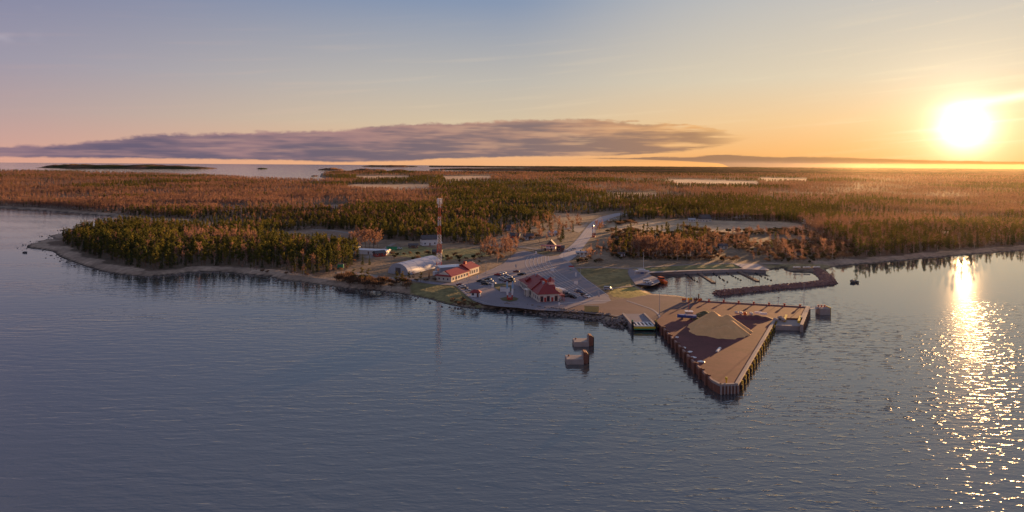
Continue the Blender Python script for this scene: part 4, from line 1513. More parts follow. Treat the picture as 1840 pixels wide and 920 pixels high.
shore_rocks()
for k, (px_, py_, s_, lb) in enumerate([(46, 454, 2.0, 'dark boulder standing in the water off the tip of the point'), (1536, 508, 3.0, 'lone dark rock in the water off the breakwater')]):
    p = at(px_, py_)
    mb = MB()
    for q in range(5):
        vs, fs = rock_mesh(90 + k * 7 + q, s_ * random.uniform(0.4, 0.7))
        dx_, dy_ = random.uniform(-0.6, 0.6) * s_, random.uniform(-0.4, 0.4) * s_
        mb.add([(v.x + dx_, v.y + dy_, v.z + 0.2 * s_) for v in vs], fs)
    o = mb.build('water_rock', M_tile)
    o.location = (p.x, p.y, 0)
    tag(o, lb, 'rock')

# ------------------------------------------------------------------ buildings
def hip_roof(mb, x0, x1, y0, y1, ze, zr, o=0.5, hip0=None, hip1=None, th=0.18):
    """ridge along x; hip0/hip1: how far the ridge ends are set in (0 = gable)"""
    x0, x1, y0, y1 = x0 - o, x1 + o, y0 - o, y1 + o
    h0 = (y1 - y0) / 2 if hip0 is None else hip0
    h1 = (y1 - y0) / 2 if hip1 is None else hip1
    ym = (y0 + y1) / 2
    lo = [(x0, y0, ze - th), (x1, y0, ze - th), (x1, y1, ze - th), (x0, y1, ze - th)]
    up = [(x0, y0, ze), (x1, y0, ze), (x1, y1, ze), (x0, y1, ze)]
    rg = [(x0 + h0, ym, zr), (x1 - h1, ym, zr)]
    mb.add(lo + up + rg, [(3, 2, 1, 0), (0, 1, 5, 4), (1, 2, 6, 5), (2, 3, 7, 6), (3, 0, 4, 7), (4, 5, 9, 8), (6, 7, 8, 9), (5, 6, 9), (7, 4, 8)])
    return mb


def gable_walls(mb, x0, x1, y0, y1, ze, zr, g0=True, g1=True):
    mb.box(x0, x1, y0, y1, -0.3, ze - 0.2)
    ym = (y0 + y1) / 2
    for xa, on in ((x0, g0), (x1, g1)):
        if on:
            s = 0.25 if xa == x0 else -0.25
            k = (zr - 0.25 - (ze - 0.2)) / ((y1 - y0) / 2)
            mb.add([(xa, y0, ze - 0.2), (xa, y1, ze - 0.2), (xa, ym, zr - 0.25), (xa + s, y0, ze - 0.2), (xa + s, y1, ze - 0.2), (xa + s, ym, zr - 0.25)],
                   [(0, 1, 2), (5, 4, 3), (0, 2, 5, 3), (1, 4, 5, 2)])
    return mb


def wbox(mb, side, rect, s, z0, w, h, proud, x0, x1, y0, y1):
    p = proud
    if side == 'x0': mb.box(x0 - p, x0 - 0.003, y0 + s - w / 2, y0 + s + w / 2, z0, z0 + h)
    if side == 'x1': mb.box(x1 + 0.003, x1 + p, y0 + s - w / 2, y0 + s + w / 2, z0, z0 + h)
    if side == 'y0': mb.box(x0 + s - w / 2, x0 + s + w / 2, y0 - p, y0 - 0.003, z0, z0 + h)
    if side == 'y1': mb.box(x0 + s - w / 2, x0 + s + w / 2, y1 + 0.003, y1 + p, z0, z0 + h)


def windows(parent, side, x0, x1, y0, y1, spots, z0, w, h, frame=M_white, name='window', glass=M_glass):
    for s in spots:
        mb = MB()
        wbox(mb, side, None, s, z0, w, h, 0.10, x0, x1, y0, y1)
        g_ = mb.build(name, glass, parent)
        mb = MB()
        wbox(mb, side, None, s, z0 - 0.12, w + 0.24, h + 0.24, 0.06, x0, x1, y0, y1)
        mb.build('frame', frame, g_)


def house(name, label, cat, loc, rz, Lx, Wy, ze, zr, wall, roof, hip=0.0, win=3, chimney=True, door=True, group=None, frame=M_white):
    t_ = thing(name, label, cat, loc, rz, group)
    x0, x1, y0, y1 = -Lx / 2, Lx / 2, -Wy / 2, Wy / 2
    gable_walls(MB(), x0, x1, y0, y1, ze, zr, hip == 0, hip == 0).build('wall', wall, t_)
    r = hip_roof(MB(), x0, x1, y0, y1, ze, zr, 0.45, hip, hip).build('roof', roof, t_)
    if chimney:
        MB().box(x0 + Lx * 0.35, x0 + Lx * 0.35 + 0.7, -0.35, 0.35, zr - 0.8, zr + 1.0).build('chimney', M_redstone, r)
    if win:
        for side, L in (('y0', Lx), ('x0', Wy), ('x1', Wy)):
            n = win if side == 'y0' else max(1, win - 1)
            sp = [L * (k + 0.5) / n for k in range(n)]
            if side == 'y0' and door and n > 1:
                dspot = sp.pop(n // 2)
                mb = MB()
                wbox(mb, side, None, dspot, 0.05, 1.0, 2.1, 0.08, x0, x1, y0, y1)
                mb.build('door', M_door, t_)
            windows(t_, side, x0, x1, y0, y1, sp, min(1.1, ze * 0.4), 1.1, min(1.3, ze * 0.45), frame)
    return t_


# ---- ferry terminal: three joined volumes under red hipped roofs
A0, A1 = at(967, 543, Z0), at(929, 513.5, Z0)
ta = math.atan2((A0 - A1).y, (A0 - A1).x)                # local +x runs towards the water, +y to the right of that axis seen from above is +y = left
T = thing('ferry_terminal', 'cream ferry terminal with stepped red hipped roofs beside the car park', 'building', (A1.x, A1.y, Z0), ta)
TL = (A0 - A1).to_2d().length
# local: x 0..TL along the long wall (y = 0); the building lies on the +y side
vols = [(0.0, 8.5, 1.5, 10.5, 3.6, 6.0, None, 0.3), (8.0, 27.0, 0.8, 14.5, 4.6, 9.6, None, 0.0), (26.5, 34.0, -0.4, 9.5, 4.6, 9.0, 0.0, 0.0), (33.0, TL, 0.0, 11.5, 4.2, 9.2, 0.0, None)]
wl = MB()
for (x0, x1, y0, y1, ze, zr, h0, h1) in vols:
    gable_walls(wl, x0, x1, y0, y1, ze, zr, h0 == 0.0, h1 == 0.0)
wl.build('wall', M_cream, T)
for k, (x0, x1, y0, y1, ze, zr, h0, h1) in enumerate(vols):
    if k == 2:   # cross gable facing the car park
        mb = MB()
        mb.extrude_x([(y0 - 0.5, ze), (y0 - 0.5, ze - 0.2), (y1 + 0.5, ze - 0.2), (y1 + 0.5, ze), ((y0 + y1) / 2, zr)], x0 - 0.3, x1 + 0.3)
        r = mb.build('roof', M_redroof, T)
    else:
        r = hip_roof(MB(), x0, x1, y0, y1, ze, zr, 0.6, h0, h1).build('roof', M_redroof, T)
        MB().box((x0 + x1) / 2 - 0.5, (x0 + x1) / 2 + 0.5, (y0 + y1) / 2 - 1.6, (y0 + y1) / 2 - 0.6, zr - 1.6, zr + 0.5).build('roof_vent', M_grey, r)
mb = MB()
mb.extrude_x([(1.0, 5.4), (4.6, 5.4), (4.6, 6.6), (2.8, 8.0), (1.0, 6.6)], 14.0, 17.5)
mb.build('dormer', M_redroof, T)
mb = MB()
mb.extrude_y([(36.0, 5.2), (39.2, 5.2), (39.2, 6.2), (37.6, 7.4), (36.0, 6.2)], 8.2, 11.2)
mb.build('dormer', M_redroof, T)
mb = MB()
mb.box(29.5, 32.5, 9.5, 12.5, 0, 8.2)
tw = mb.build('stair_tower', M_cream, T)
hip_roof(MB(), 29.5, 32.5, 9.5, 12.5, 8.2, 10.6, 0.4).build('tower_roof', M_redroof, tw)
windows(T, 'y0', 0, 8.5, 1.5, 10.5, [2.2, 5.2], 1.2, 1.2, 1.4)
windows(T, 'y0', 8, 27, 0.8, 14.5, [2.5, 5.5, 8.5, 11.5, 16.0], 1.2, 1.5, 1.9)
windows(T, 'y0', 26.5, 34, -0.4, 9.5, [1.6, 3.6, 5.6], 1.0, 1.2, 2.2)
windows(T, 'y0', 33, TL, 0, 11.5, [4.0, 7.5, 11.0, 14.0], 1.2, 1.3, 1.6)
windows(T, 'x1', 33, TL, 0, 11.5, [2.0, 5.5, 9.8], 0.3, 1.4, 2.6, M_redpaint)
windows(T, 'y1', 33, TL, 0, 11.5, [3.0, 6.5, 10.0, 13.5], 1.2, 1.3, 1.8)
windows(T, 'y1', 8, 27, 0.8, 14.5, [3.0, 7.0, 11.0, 15.0], 1.2, 1.5, 2.0)
for s in (3.8, 7.7):
    mb = MB()
    wbox(mb, 'x1', None, s, 0.05, 1.1, 2.2, 0.09, 33, TL, 0, 11.5)
    mb.build('door', M_redpaint, T)
mb = MB()
mb.box(TL - 6, TL + 0.6, 11.6, 14.4, 3.0, 3.25)
pc = mb.build('porch_roof', M_redroof, T)
for xx in (TL - 5.6, TL - 2.8, TL + 0.2):
    MB().tube((xx, 14.1, -0.2), (xx, 14.1, 3.0), 0.12, 0.12, 6).build('post', M_redpaint, pc)
mb = MB()
mb.box(26.6, 27.6, -2.6, -0.9, -0.2, 3.4)
mb.box(30.2, 31.2, -2.6, -0.9, -0.2, 3.4)
mb.box(26.4, 31.4, -2.8, -0.6, 3.4, 3.8)
mb.build('entrance_porch', M_cream, T)

fpx = [(990.5, 537), (992.6, 536), (994.6, 535.4), (996.6, 534.6)]
for k, q in enumerate(fpx):
    p = at(q[0], q[1] - 2, Z0)
    f_ = thing('flagpole', 'tall thin white flagpole beside the ferry terminal, %s from the water' % ('first', 'second', 'third', 'fourth')[k], 'flagpole', (p.x, p.y, Z0), 0, 'flagpoles by the terminal')
    MB().tube((0, 0, 0), (0, 0, 10.5), 0.09, 0.05, 6).build('pole', M_white, f_)
    MB().tube((0, 0, 10.5), (0, 0, 10.75), 0.13, 0.1, 6).build('finial', M_yellow, f_)
    MB().box(-0.3, 0.3, -0.3, 0.3, -0.1, 0.2).build('footing', M_conc, f_)

# ---- twin fins on the round island and the pair by the road
def fins(name, label, px_, py_, h, cols, base_m, gap):
    p = at(px_, py_, Z0)
    t_ = thing(name, label, 'pylon', (p.x, p.y, Z0), R_(4))
    MB().prism([(math.cos(k * PI / 4) * h * 0.16, math.sin(k * PI / 4) * h * 0.16) for k in range(8)], 0, h * 0.13).build('plinth', base_m, t_)
    for s in (-1, 1):
        zz = [0.1, 0.26, 0.42, 0.62, 0.82, 1.0]
        wv = [0.05, 0.085, 0.11, 0.10, 0.09, 0.075]
        for k in range(5):
            mb = MB()
            z0_, z1_ = zz[k] * h, zz[k + 1] * h
            c0_, c1_ = s * gap * h * (0.75 + 0.25 * zz[k]), s * gap * h * (0.75 + 0.25 * zz[k + 1])
            w0_, w1_ = wv[k] * h / 2, wv[k + 1] * h / 2
            mb.add([(c0_ - w0_, -0.3, z0_), (c0_ + w0_, -0.3, z0_), (c0_ + w0_, 0.3, z0_), (c0_ - w0_, 0.3, z0_), (c1_ - w1_, -0.3, z1_), (c1_ + w1_, -0.3, z1_), (c1_ + w1_, 0.3, z1_), (c1_ - w1_, 0.3, z1_)],
                   [(3, 2, 1, 0), (4, 5, 6, 7), (0, 1, 5, 4), (1, 2, 6, 5), (2, 3, 7, 6), (3, 0, 4, 7)])
            mb.build('fin_panel', cols[k], t_)
    MB().box(-gap * h * 0.9, gap * h * 0.9, -0.15, 0.15, h * 0.30, h * 0.335).build('cross_bar', base_m, t_)
    return t_


M_sky = mat('pale_blue_paint', (0.28, 0.46, 0.62), 0.5, 0.1)
fins('gateway_pylon', 'twin red, white and blue fins on the round island near the terminal', 916, 538.5, 9.6, [M_redpaint, M_white, M_white, M_sky, M_sky], M_redpaint, 0.16)
fins('gateway_pylon', 'twin red and white fins beside the main road', 1067, 426, 9.5, [M_redpaint, M_redpaint, M_white, M_white, M_redpaint], M_redpaint, 0.13)
sheet('traffic_island', [(898, 536), (903, 540), (916, 542), (928, 540), (932, 536.5), (925, 533.5), (910, 533)], ZA + 0.1, mat('island_grass', (0.12, 0.10, 0.045), 0.95, 0.3, 0.8))
sheet('traffic_island', [(886, 514), (896, 522), (912, 524), (925, 521), (918, 513), (905, 509), (893, 510)], ZA + 0.1, MATS['island_grass'])
sheet('traffic_island', [(960, 453), (968, 456), (985, 455), (990, 452), (975, 450)], ZA + 0.1, MATS['island_grass'])

# ---- long red-roofed building, cabin, hangar, grey hall
B0, B1 = at(811, 507, Z0), at(862, 490, Z0)
bl = (B1 - B0).to_2d().length
lb_ = thing('harbour_office', 'long cream building with red roof and sunlit front by the harbour square', 'building', (B0.x, B0.y, Z0), math.atan2((B1 - B0).y, (B1 - B0).x))
wl = MB()
gable_walls(wl, 0, bl * 0.62, 0, 11, 3.4, 6.4, True, True)
gable_walls(wl, bl * 0.62 + 0.01, bl, 0.6, 10.6, 4.2, 7.6, True, True)
wl.build('wall', M_cream, lb_)
r = hip_roof(MB(), 0, bl * 0.62, 0, 11, 3.4, 6.2, 0.7, 3.0, 0.0).build('roof', M_redroof, lb_)
r2 = hip_roof(MB(), bl * 0.62 + 0.3, bl, 0.6, 10.6, 4.3, 7.4, 0.6, 0.0, 2.5).build('roof', M_redroof, lb_)
MB().box(bl * 0.7, bl * 0.7 + 1.6, 4.6, 6.2, 6.6, 8.6).build('roof_turret', M_redpaint, r2)
windows(lb_, 'y0', 0, bl * 0.62, 0, 11, [2.5, 6, 9.5, 13, 16.5, 20], 0.9, 1.6, 1.6)
windows(lb_, 'y0', bl * 0.62, bl, 0.6, 10.6, [2, 5, 8, 11.5], 0.9, 1.4, 2.0)
windows(lb_, 'x0', 0, bl * 0.62, 0, 11, [2.5, 5.5, 8.5], 1.0, 1.0, 1.1)
mb = MB()
wbox(mb, 'y0', None, bl * 0.62 - 1.2, 0.05, 1.2, 2.2, 0.08, 0, bl * 0.62, 0, 11)
mb.build('door', M_redpaint, lb_)

p = at(854.5, 534, Z0)
house('harbour_cabin', 'small white cabin with red hipped roof at the shore side of the square', 'cabin', (p.x, p.y + 1.8, Z0), R_(-4), 5.2, 3.6, 2.5, 3.8, M_white, M_redroof, 1.8, 2, False)

p0, p1 = at(729, 494, Z0), at(790, 478, Z0)
hl = (p1 - p0).to_2d().length
hg = thing('barrel_hangar', 'grey metal barrel-vaulted storage hangar below the lattice mast', 'hangar', (p0.x, p0.y, Z0), math.atan2((p1 - p0).y, (p1 - p0).x))
prof = [(math.cos(PI * k / 14) * 8.2, math.sin(PI * k / 14) * 7.0) for k in range(15)]
M_hang = mat('blue_grey_sheeting', (0.34, 0.37, 0.46), 0.45, 0.12, 0.3)
for k in range(9):
    x0 = hl * k / 9
    MB().extrude_x([(a + 6, c + (0.06 if k % 2 else 0)) for a, c in prof], x0 + 0.01, hl * (k + 1) / 9).build('roof_panel', M_hang, hg)
MB().extrude_x([(a * 0.97 + 6, c * 0.97) for a, c in prof], -0.12, 0.005).build('end_wall', M_grey, hg)
MB().box(-0.2, -0.123, 4.0, 8.0, 0, 4.2).build('door', M_tile, hg)

p = at(803, 497, Z0)
gh = thing('grey_hall', 'grey box-shaped hall with pale flat roof behind the long red-roofed building', 'building', (p.x, p.y + 6, Z0), R_(28))
MB().box(-7, 7, -4.5, 4.5, -0.2, 5.6).build('wall', M_grey, gh)
hip_roof(MB(), -7, 7, -4.5, 4.5, 5.8, 6.5, 0.25, 0.0, 0.0).build('roof', M_white, gh)
mb = MB()
wbox(mb, 'y0', None, 7, 0.0, 3.6, 3.6, 0.08, -7, 7, -4.5, 4.5)
mb.build('roller_door', M_steel, gh)
p = at(783.5, 495.5, Z0)
ct = thing('storage_container', 'small white storage container at the foot of the mast', 'container', (p.x, p.y + 1.2, Z0), R_(-6))
MB().box(-2, 2, -1.2, 1.2, 0.1, 2.6).build('box', M_white, ct)
MB().box(-0.6, 0.6, -1.28, -1.203, 0.2, 2.2).build('door', M_steel, ct)
for s in (-1, 1): MB().box(s * 1.6 - 0.2, s * 1.6 + 0.2, -1.1, 1.1, -0.1, 0.097).build('skid', M_tile, ct)

# ---- lattice mast
M_mred = mat('mast_red', (0.55, 0.12, 0.05), 0.5, 0.1)
p = at(789, 487, Z0)
mast = thing('lattice_mast', 'tall red and white banded lattice radio mast with antennas on top', 'mast', (p.x, p.y, Z0), R_(12))
MH = (487 - 357) * p.y / CF
nb = 24
half = lambda z: 1.75 - 1.0 * min(1.0, z / (MH * 0.72))
cols = [M_mred, M_white, M_mred, M_white, M_mred, M_white, M_mred, M_white]
for s in range(8):
    mb = MB()
    for k in range(3):
        z0_, z1_ = MH * (s * 3 + k) / nb, MH * (s * 3 + k + 1) / nb
        a_, c_ = half(z0_), half(z1_)
        C0 = [(-a_, -a_, z0_), (a_, -a_, z0_), (a_, a_, z0_), (-a_, a_, z0_)]
        C1 = [(-c_, -c_, z1_), (c_, -c_, z1_), (c_, c_, z1_), (-c_, c_, z1_)]
        for i in range(4):
            mb.tube(C0[i], C1[i], 0.13, 0.13, 5)
            j = (i + 1) % 4
            mb.tube(C0[i], C1[j], 0.06, 0.06, 4)
            mb.tube(C0[j], C1[i], 0.06, 0.06, 4)
            mb.tube(C1[i], C1[j], 0.06, 0.06, 4)
    mb.build('mast_section', cols[s], mast)
for k in range(6):
    a_ = k * PI / 3
    for zz, m_ in ((MH - 3.4, M_white),):
        mb = MB().obox((math.cos(a_) * 1.55, math.sin(a_) * 1.55), (math.cos(a_), math.sin(a_)), 0.16, 0.32, zz, zz + 3.6)
        mb.build('panel_antenna', m_, mast)
ring = MB()
for k in range(8):
    a0, a1 = k * PI / 4, (k + 1) * PI / 4
    for z_ in (MH - 4.2, MH - 3.0):
        ring.tube((1.35 * math.cos(a0), 1.35 * math.sin(a0), z_), (1.35 * math.cos(a1), 1.35 * math.sin(a1), z_), 0.07, 0.07, 4)
ring.build('antenna_platform', M_mred, mast)
MB().box(-1.4, 1.4, -1.4, 1.4, MH * 0.72 - 0.1, MH * 0.72 + 0.15).build('rest_platform', M_mred, mast)
MB().tube((0, 0, MH), (0, 0, MH + 1.8), 0.12, 0.05, 6).build('top_rod', M_mred, mast)
MB().tube((1.3, -0.9, MH * 0.40), (1.3, -1.3, MH * 0.40), 0.6, 0.6, 10).build('dish_antenna', M_white, mast)

# ---- toll gate and white gabled house at the entry to the square
p = at(992, 452, Z0)
house('gable_house', 'white house with steep gable and dark roof behind the toll canopy', 'house', (at(990, 446, Z0).x, at(990, 446, Z0).y, Z0), R_(82), 8, 8, 2.6, 7.4, M_white, M_tile, 0.0, 2)
tg = thing('toll_canopy', 'flat red toll canopy on posts with brick booths at the road entry', 'canopy', (p.x, p.y + 2, Z0), R_(-3))
MB().box(-9, 7.5, -2.2, 2.2, 4.2, 4.9).build('canopy_roof', mat('faded_red_roof', (0.34, 0.10, 0.12), 0.6, 0.15), tg)
for xx in (-8.4, -3.2, 2.0, 7.0):
    for yy in (-1.8, 1.8):
        MB().tube((xx, yy, -0.1), (xx, yy, 4.2), 0.14, 0.14, 6).build('post', M_redpaint, tg)
for xx in (-5.5, -0.5, 4.5):
    bt = MB().box(xx - 0.8, xx + 0.8, -1.4, 1.4, -0.1, 2.6).build('booth', M_redstone, tg)
    MB().box(xx - 0.6, xx + 0.6, -1.48, -1.403, 1.1, 2.2).build('booth_window', M_glass, bt)
p = at(1006, 452, Z0)
house('brick_annex', 'small brick annex at the end of the toll canopy', 'building', (p.x + 1, p.y + 3, Z0), R_(-3), 5.5, 6, 3.0, 4.6, M_redstone, M_tile, 0.0, 2, False)

# ---- houses of the village and farms
VIL = [  # px, py, rz, L, W, eave, ridge, wall, roof, name, label
    (769, 441, 22, 13, 9, 5.2, 8.6, M_white, M_tile, 'two_storey_house', 'two-storey white house with dark roof left of the lattice mast'),
    (742, 446, 5, 8, 5, 2.4, 3.8, M_timber, M_tile, 'timber_shed', 'low timber shed beside the green container'),
    (785, 457, -8, 7, 4.5, 2.2, 3.6, M_timber, M_tile, 'timber_shed', 'dark timber shed in the field behind the hangar'),
    (680, 461, 35, 8, 6, 2.6, 4.4, M_redpaint, M_tile, 'red_shed', 'dark red shed at the bend of the gravel track'),
    (664, 457, -12, 30, 9, 3.2, 3.9, M_white, M_white, 'depot_building', 'long low white depot building behind the two spruces'),
    (627, 451, -12, 14, 7, 2.8, 3.6, M_grey, M_white, 'depot_shed', 'low grey shed at the end of the depot among pines'),
    (950, 431, 10, 9, 7, 2.8, 5.6, M_white, M_tile, 'cottage', 'white cottage among the birches left of the main road'),
    (925, 428, -10, 9, 6, 2.6, 5.0, M_redpaint, M_tile, 'cottage', 'red cottage with dark roof among the birches, farthest from the road'),
    (993, 424, 15, 8, 6, 2.6, 5.0, M_cream, M_steel, 'cottage', 'cream cottage with pale roof near the bend of the main road'),
    (915, 414, 0, 10, 7, 2.8, 5.4, M_grey, M_tile, 'farmhouse', 'grey farmhouse at the edge of the forest above the village'),
    (1268, 399, 20, 14, 9, 3.6, 9.0, M_cream, M_tile, 'farmhouse', 'pale yellow farmhouse with steep dark roof in the tan field'),
    (1244, 398, -10, 8, 5, 2.4, 4.0, M_white, M_steel, 'farm_shed', 'small white shed left of the yellow farmhouse'),
    (1335, 392, 4, 22, 8, 2.8, 4.6, M_white, M_steel, 'barn', 'long white barn beyond the tan field'),
    (1454, 402, 0, 11, 7, 2.6, 5.0, M_white, M_steel, 'cottage', 'white cottage right of the tan field, leftmost of three'),
    (1476, 403.5, 10, 12, 7, 2.6, 5.0, M_white, M_tile, 'cottage', 'white cottage right of the tan field, middle of three'),
    (1522, 403.5, -6, 12, 7, 2.6, 4.6, M_white, M_steel, 'cottage', 'white cottage right of the tan field, rightmost of three'),
    (1300, 447, 12, 7, 5, 2.4, 4.2, M_cream, M_tile, 'summer_house', 'small cream summer house in the scrub above the yacht basin'),
    (1117, 461, 0, 5, 3.5, 2.2, 3.2, M_white, M_tile, 'garden_shed', 'tiny white shed on the slope above the harbour lawn'),
    (1046, 459, -4, 9, 4, 2.4, 3.2, M_cream, M_steel, 'bus_shelter_building', 'low cream building with pale roof beside the road and hedge'),
    (845, 332, 0, 26, 12, 5, 9, M_grey, M_tile, 'manor_house', 'grey manor house among trees by the far pale field'),
    (777, 319, 0, 30, 14, 5, 9, M_grey, M_steel, 'farm_building', 'far grey farm building between the distant fields'),
    (1705, 419, 0, 9, 6, 2.8, 5, M_white, M_tile, 'cottage', 'lone white cottage in the sunlit forest on the right'),
]
for (px_, py_, rz, L_, W_, ze, zr, wm, rm, nm, lb) in VIL:
    p = at(px_, py_, Z0)
    house(nm, lb, 'shed' if 'shed' in nm else ('barn' if nm == 'barn' else ('house' if 'house' in nm or nm == 'cottage' else 'building')), (p.x, p.y + W_ / 2, Z0), R_(rz), L_, W_, ze, zr, wm, rm, 0.0, 3 if L_ > 7.5 else 2, 'shed' not in nm and L_ < 20)

# containers, yellow-lit shed, signs
def container(px_, py_, L_, m_, rz, label, h=2.6, name='container'):
    p = at(px_, py_, Z0)
    t_ = thing(name, label, 'container', (p.x, p.y + 1.3, Z0), R_(rz))
    MB().box(-L_ / 2, L_ / 2, -1.2, 1.2, 0.05, h).build('box', m_, t_)
    for k in range(int(L_ / 0.8)):
        x_ = -L_ / 2 + 0.4 + k * 0.8
        MB().box(x_ - 0.12, x_ + 0.12, -1.26, -1.203, 0.25, h - 0.2).build('rib', m_, t_)
    MB().box(-L_ / 2 - 0.05, L_ / 2 + 0.05, -1.25, 1.25, h + 0.003, h + 0.12).build('roof', M_tile, t_)
    return t_


container(703.5, 449, 8.5, M_green, -4, 'green container beside the gravel track')
container(611, 482, 4.0, M_green, 6, 'small green container at the edge of the shore clearing')
container(1063.5, 561, 7.0, mat('sunlit_sheeting', (0.58, 0.40, 0.14), 0.6, 0.12), -7, 'shed coloured sunlit yellow with dark roof at the top of the riprap', 2.8, 'shore_shed')  # sheeting colour carries the yellow sunlight on the walls
container(907.5, 524.5, 5.5, M_white, -3, 'white container on the traffic island in the car park')


def board(px_, py_, w, h, zb, m_, label, name='road_sign', cat='sign'):
    p = at(px_, py_, Z0)
    t_ = thing(name, label, cat, (p.x, p.y, Z0), R_(random.uniform(-6, 6)))
    MB().box(-w / 2, w / 2, -0.06, 0.06, zb, zb + h).build('panel', m_, t_)
    for s in (-1, 1):
        MB().tube((s * w * 0.4, 0.13, -0.2), (s * w * 0.4, 0.13, zb + h), 0.06, 0.06, 5).build('post', M_steel, t_)
    return t_


board(992.5, 490, 2.4, 1.8, 1.2, M_white, 'white lane sign on posts in the queueing lanes behind the terminal')
board(1035, 513, 2.3, 1.7, 1.0, M_white, 'white lane sign on posts in the queueing lanes near the lawn')
board(1035, 498, 1.0, 2.8, 0.3, M_white, 'narrow upright white sign at the edge of the lawn')
board(1026.5, 485, 3.4, 0.9, 2.0, M_redpaint, 'red sign board by the lawn corner')
board(1025.5, 487.5, 1.4, 0.6, 0.8, M_green, 'small green sign under the red sign board')
board(963, 456.5, 1.6, 1.9, 0.3, M_white, 'small white information board on the grass left of the toll canopy')
board(1004.5, 550, 0.7, 1.6, 0.3, M_white, 'white marker board at the water end of the terminal')
board(885.5, 517, 1.2, 2.4, 0.2, M_white, 'white upright sign in the car park by the traffic island')
board(858, 501.5, 0.9, 2.2, 0.3, M_white, 'white sign at the entry of the car park by the long building')
board(927, 482, 1.0, 2.0, 0.6, M_steel, 'grey sign beside the road left of the queueing lanes')
board(1076, 535, 0.9, 3.0, 0.5, M_steel, 'slim grey sign where the lanes reach the apron')
board(1094, 399, 1.6, 2.2, 1.0, M_white, 'white road sign beside the main road at the tan field')


def lamp(px_, py_, h, label, arm=1.6):
    p = at(px_, py_, Z0)
    t_ = thing('light_pole', label, 'lamp post', (p.x, p.y, Z0))
    MB().tube((0, 0, -0.2), (0, 0, h), 0.14, 0.07, 6).build('pole', M_steel, t_)
    MB().box(-arm, arm, -0.08, 0.08, h, h + 0.14).build('arm', M_steel, t_)
    for s in (-1, 1):
        MB().box(s * arm - 0.35, s * arm + 0.35, -0.25, 0.25, h - 0.12, h - 0.003).build('lamp_head', M_dark, t_)
    MB().box(-0.3, 0.3, -0.3, 0.3, -0.1, 0.3).build('footing', M_conc, t_)


lamp(1233, 544, 11, 'tall light pole at the root of the quay, taller of the two')
lamp(1240.5, 541.5, 8.5, 'light pole at the root of the quay, shorter of the two', 1.0)
lamp(1444.5, 553, 12, 'slender light pole at the far corner of the quay', 0.5)
lamp(1398.5, 550, 4.4, 'short light pole on the far edge of the quay', 0.4)
lamp(1302, 524, 3.5, 'short beacon pole on the head of the breakwater', 0.35)
lamp(1185, 565, 11, 'light pole beside the ferry ramp and the blue boat', 0.6)
for k, (px_, py_, lb) in enumerate([(958, 470, 'light pole left of the curved lanes'), (1043, 505, 'light pole at the lawn edge'), (1013, 470, 'light pole near the toll canopy'), (873, 492, 'light pole by the car park entrance'),
                                    (841, 527, 'light pole near the small white cabin'), (975, 480, 'light pole between the curved lanes'), (1082, 402, 'light pole on the bend of the main road')]):
    lamp(px_, py_, 8.0, lb, 0.8)

# ------------------------------------------------------------------ vehicles
def car_meshes(van=False):
    body, gl = MB(), MB()
    if not van:
        body.extrude_y([(-2.15, 0.35), (2.1, 0.35), (2.18, 0.62), (2.05, 0.86), (1.05, 0.98), (-1.85, 1.02), (-2.15, 0.95), (-2.22, 0.6)], -0.86, 0.86)
        gl.add([(1.05, -0.80, 0.985), (1.05, 0.80, 0.985), (-1.75, 0.80, 1.025), (-1.75, -0.80, 1.025), (0.30, -0.64, 1.43), (0.30, 0.64, 1.43), (-1.15, 0.64, 1.45), (-1.15, -0.64, 1.45)],
               [(0, 1, 5, 4), (1, 2, 6, 5), (2, 3, 7, 6), (3, 0, 4, 7), (4, 5, 6, 7)])
        body.add([(0.36, -0.66, 1.44), (0.36, 0.66, 1.44), (-1.2, 0.66, 1.46), (-1.2, -0.66, 1.46), (0.2, -0.6, 1.51), (0.2, 0.6, 1.51), (-1.05, 0.6, 1.53), (-1.05, -0.6, 1.53)],
                 [(3, 2, 1, 0), (0, 1, 5, 4), (1, 2, 6, 5), (2, 3, 7, 6), (3, 0, 4, 7), (4, 5, 6, 7)])
        lx = (2.12, 0.7)
    else:
        body.extrude_y([(-2.5, 0.35), (2.45, 0.35), (2.5, 0.95), (1.7, 1.15), (1.2, 1.95), (-2.45, 2.0), (-2.52, 0.8)], -0.95, 0.95)
        gl.box(-2.2, 1.2, -0.965, 0.965, 1.25, 1.7)
        lx = (2.46, 0.8)
    wh = MB()
    wh.tube((0, -0.11, 0), (0, 0.11, 0), 0.33, 0.33, 10)
    hl_ = MB().box(-0.03, 0.04, -0.18, 0.18, -0.09, 0.09)
    return body, gl, wh.mesh('wheel', M_dark), hl_.mesh('headlight', M_white), lx


PAINT = {'white': mat('white_car_paint', (0.66, 0.64, 0.62), 0.5, 0.05, spec=0.25), 'silver': mat('silver_car_paint', (0.40, 0.40, 0.42), 0.5, 0.05, spec=0.25),
         'black': mat('black_car_paint', (0.025, 0.025, 0.03), 0.5, 0.05, spec=0.25), 'blue': mat('blue_car_paint', (0.05, 0.09, 0.2), 0.5, 0.05, spec=0.25),
         'red': mat('red_car_paint', (0.34, 0.03, 0.03), 0.5, 0.05, spec=0.25), 'grey': mat('grey_car_paint', (0.14, 0.14, 0.15), 0.5, 0.05, spec=0.25),
         'maroon': mat('maroon_car_paint', (0.13, 0.02, 0.025), 0.5, 0.05, spec=0.25)}
CARS = {}
for van in (False, True):
    b_, g_, w_, h_, lx = car_meshes(van)
    CARS[van] = ({c: b_.mesh('car_body', m_) for c, m_ in PAINT.items()}, g_.mesh('car_windows', M_glass), w_, h_, lx)


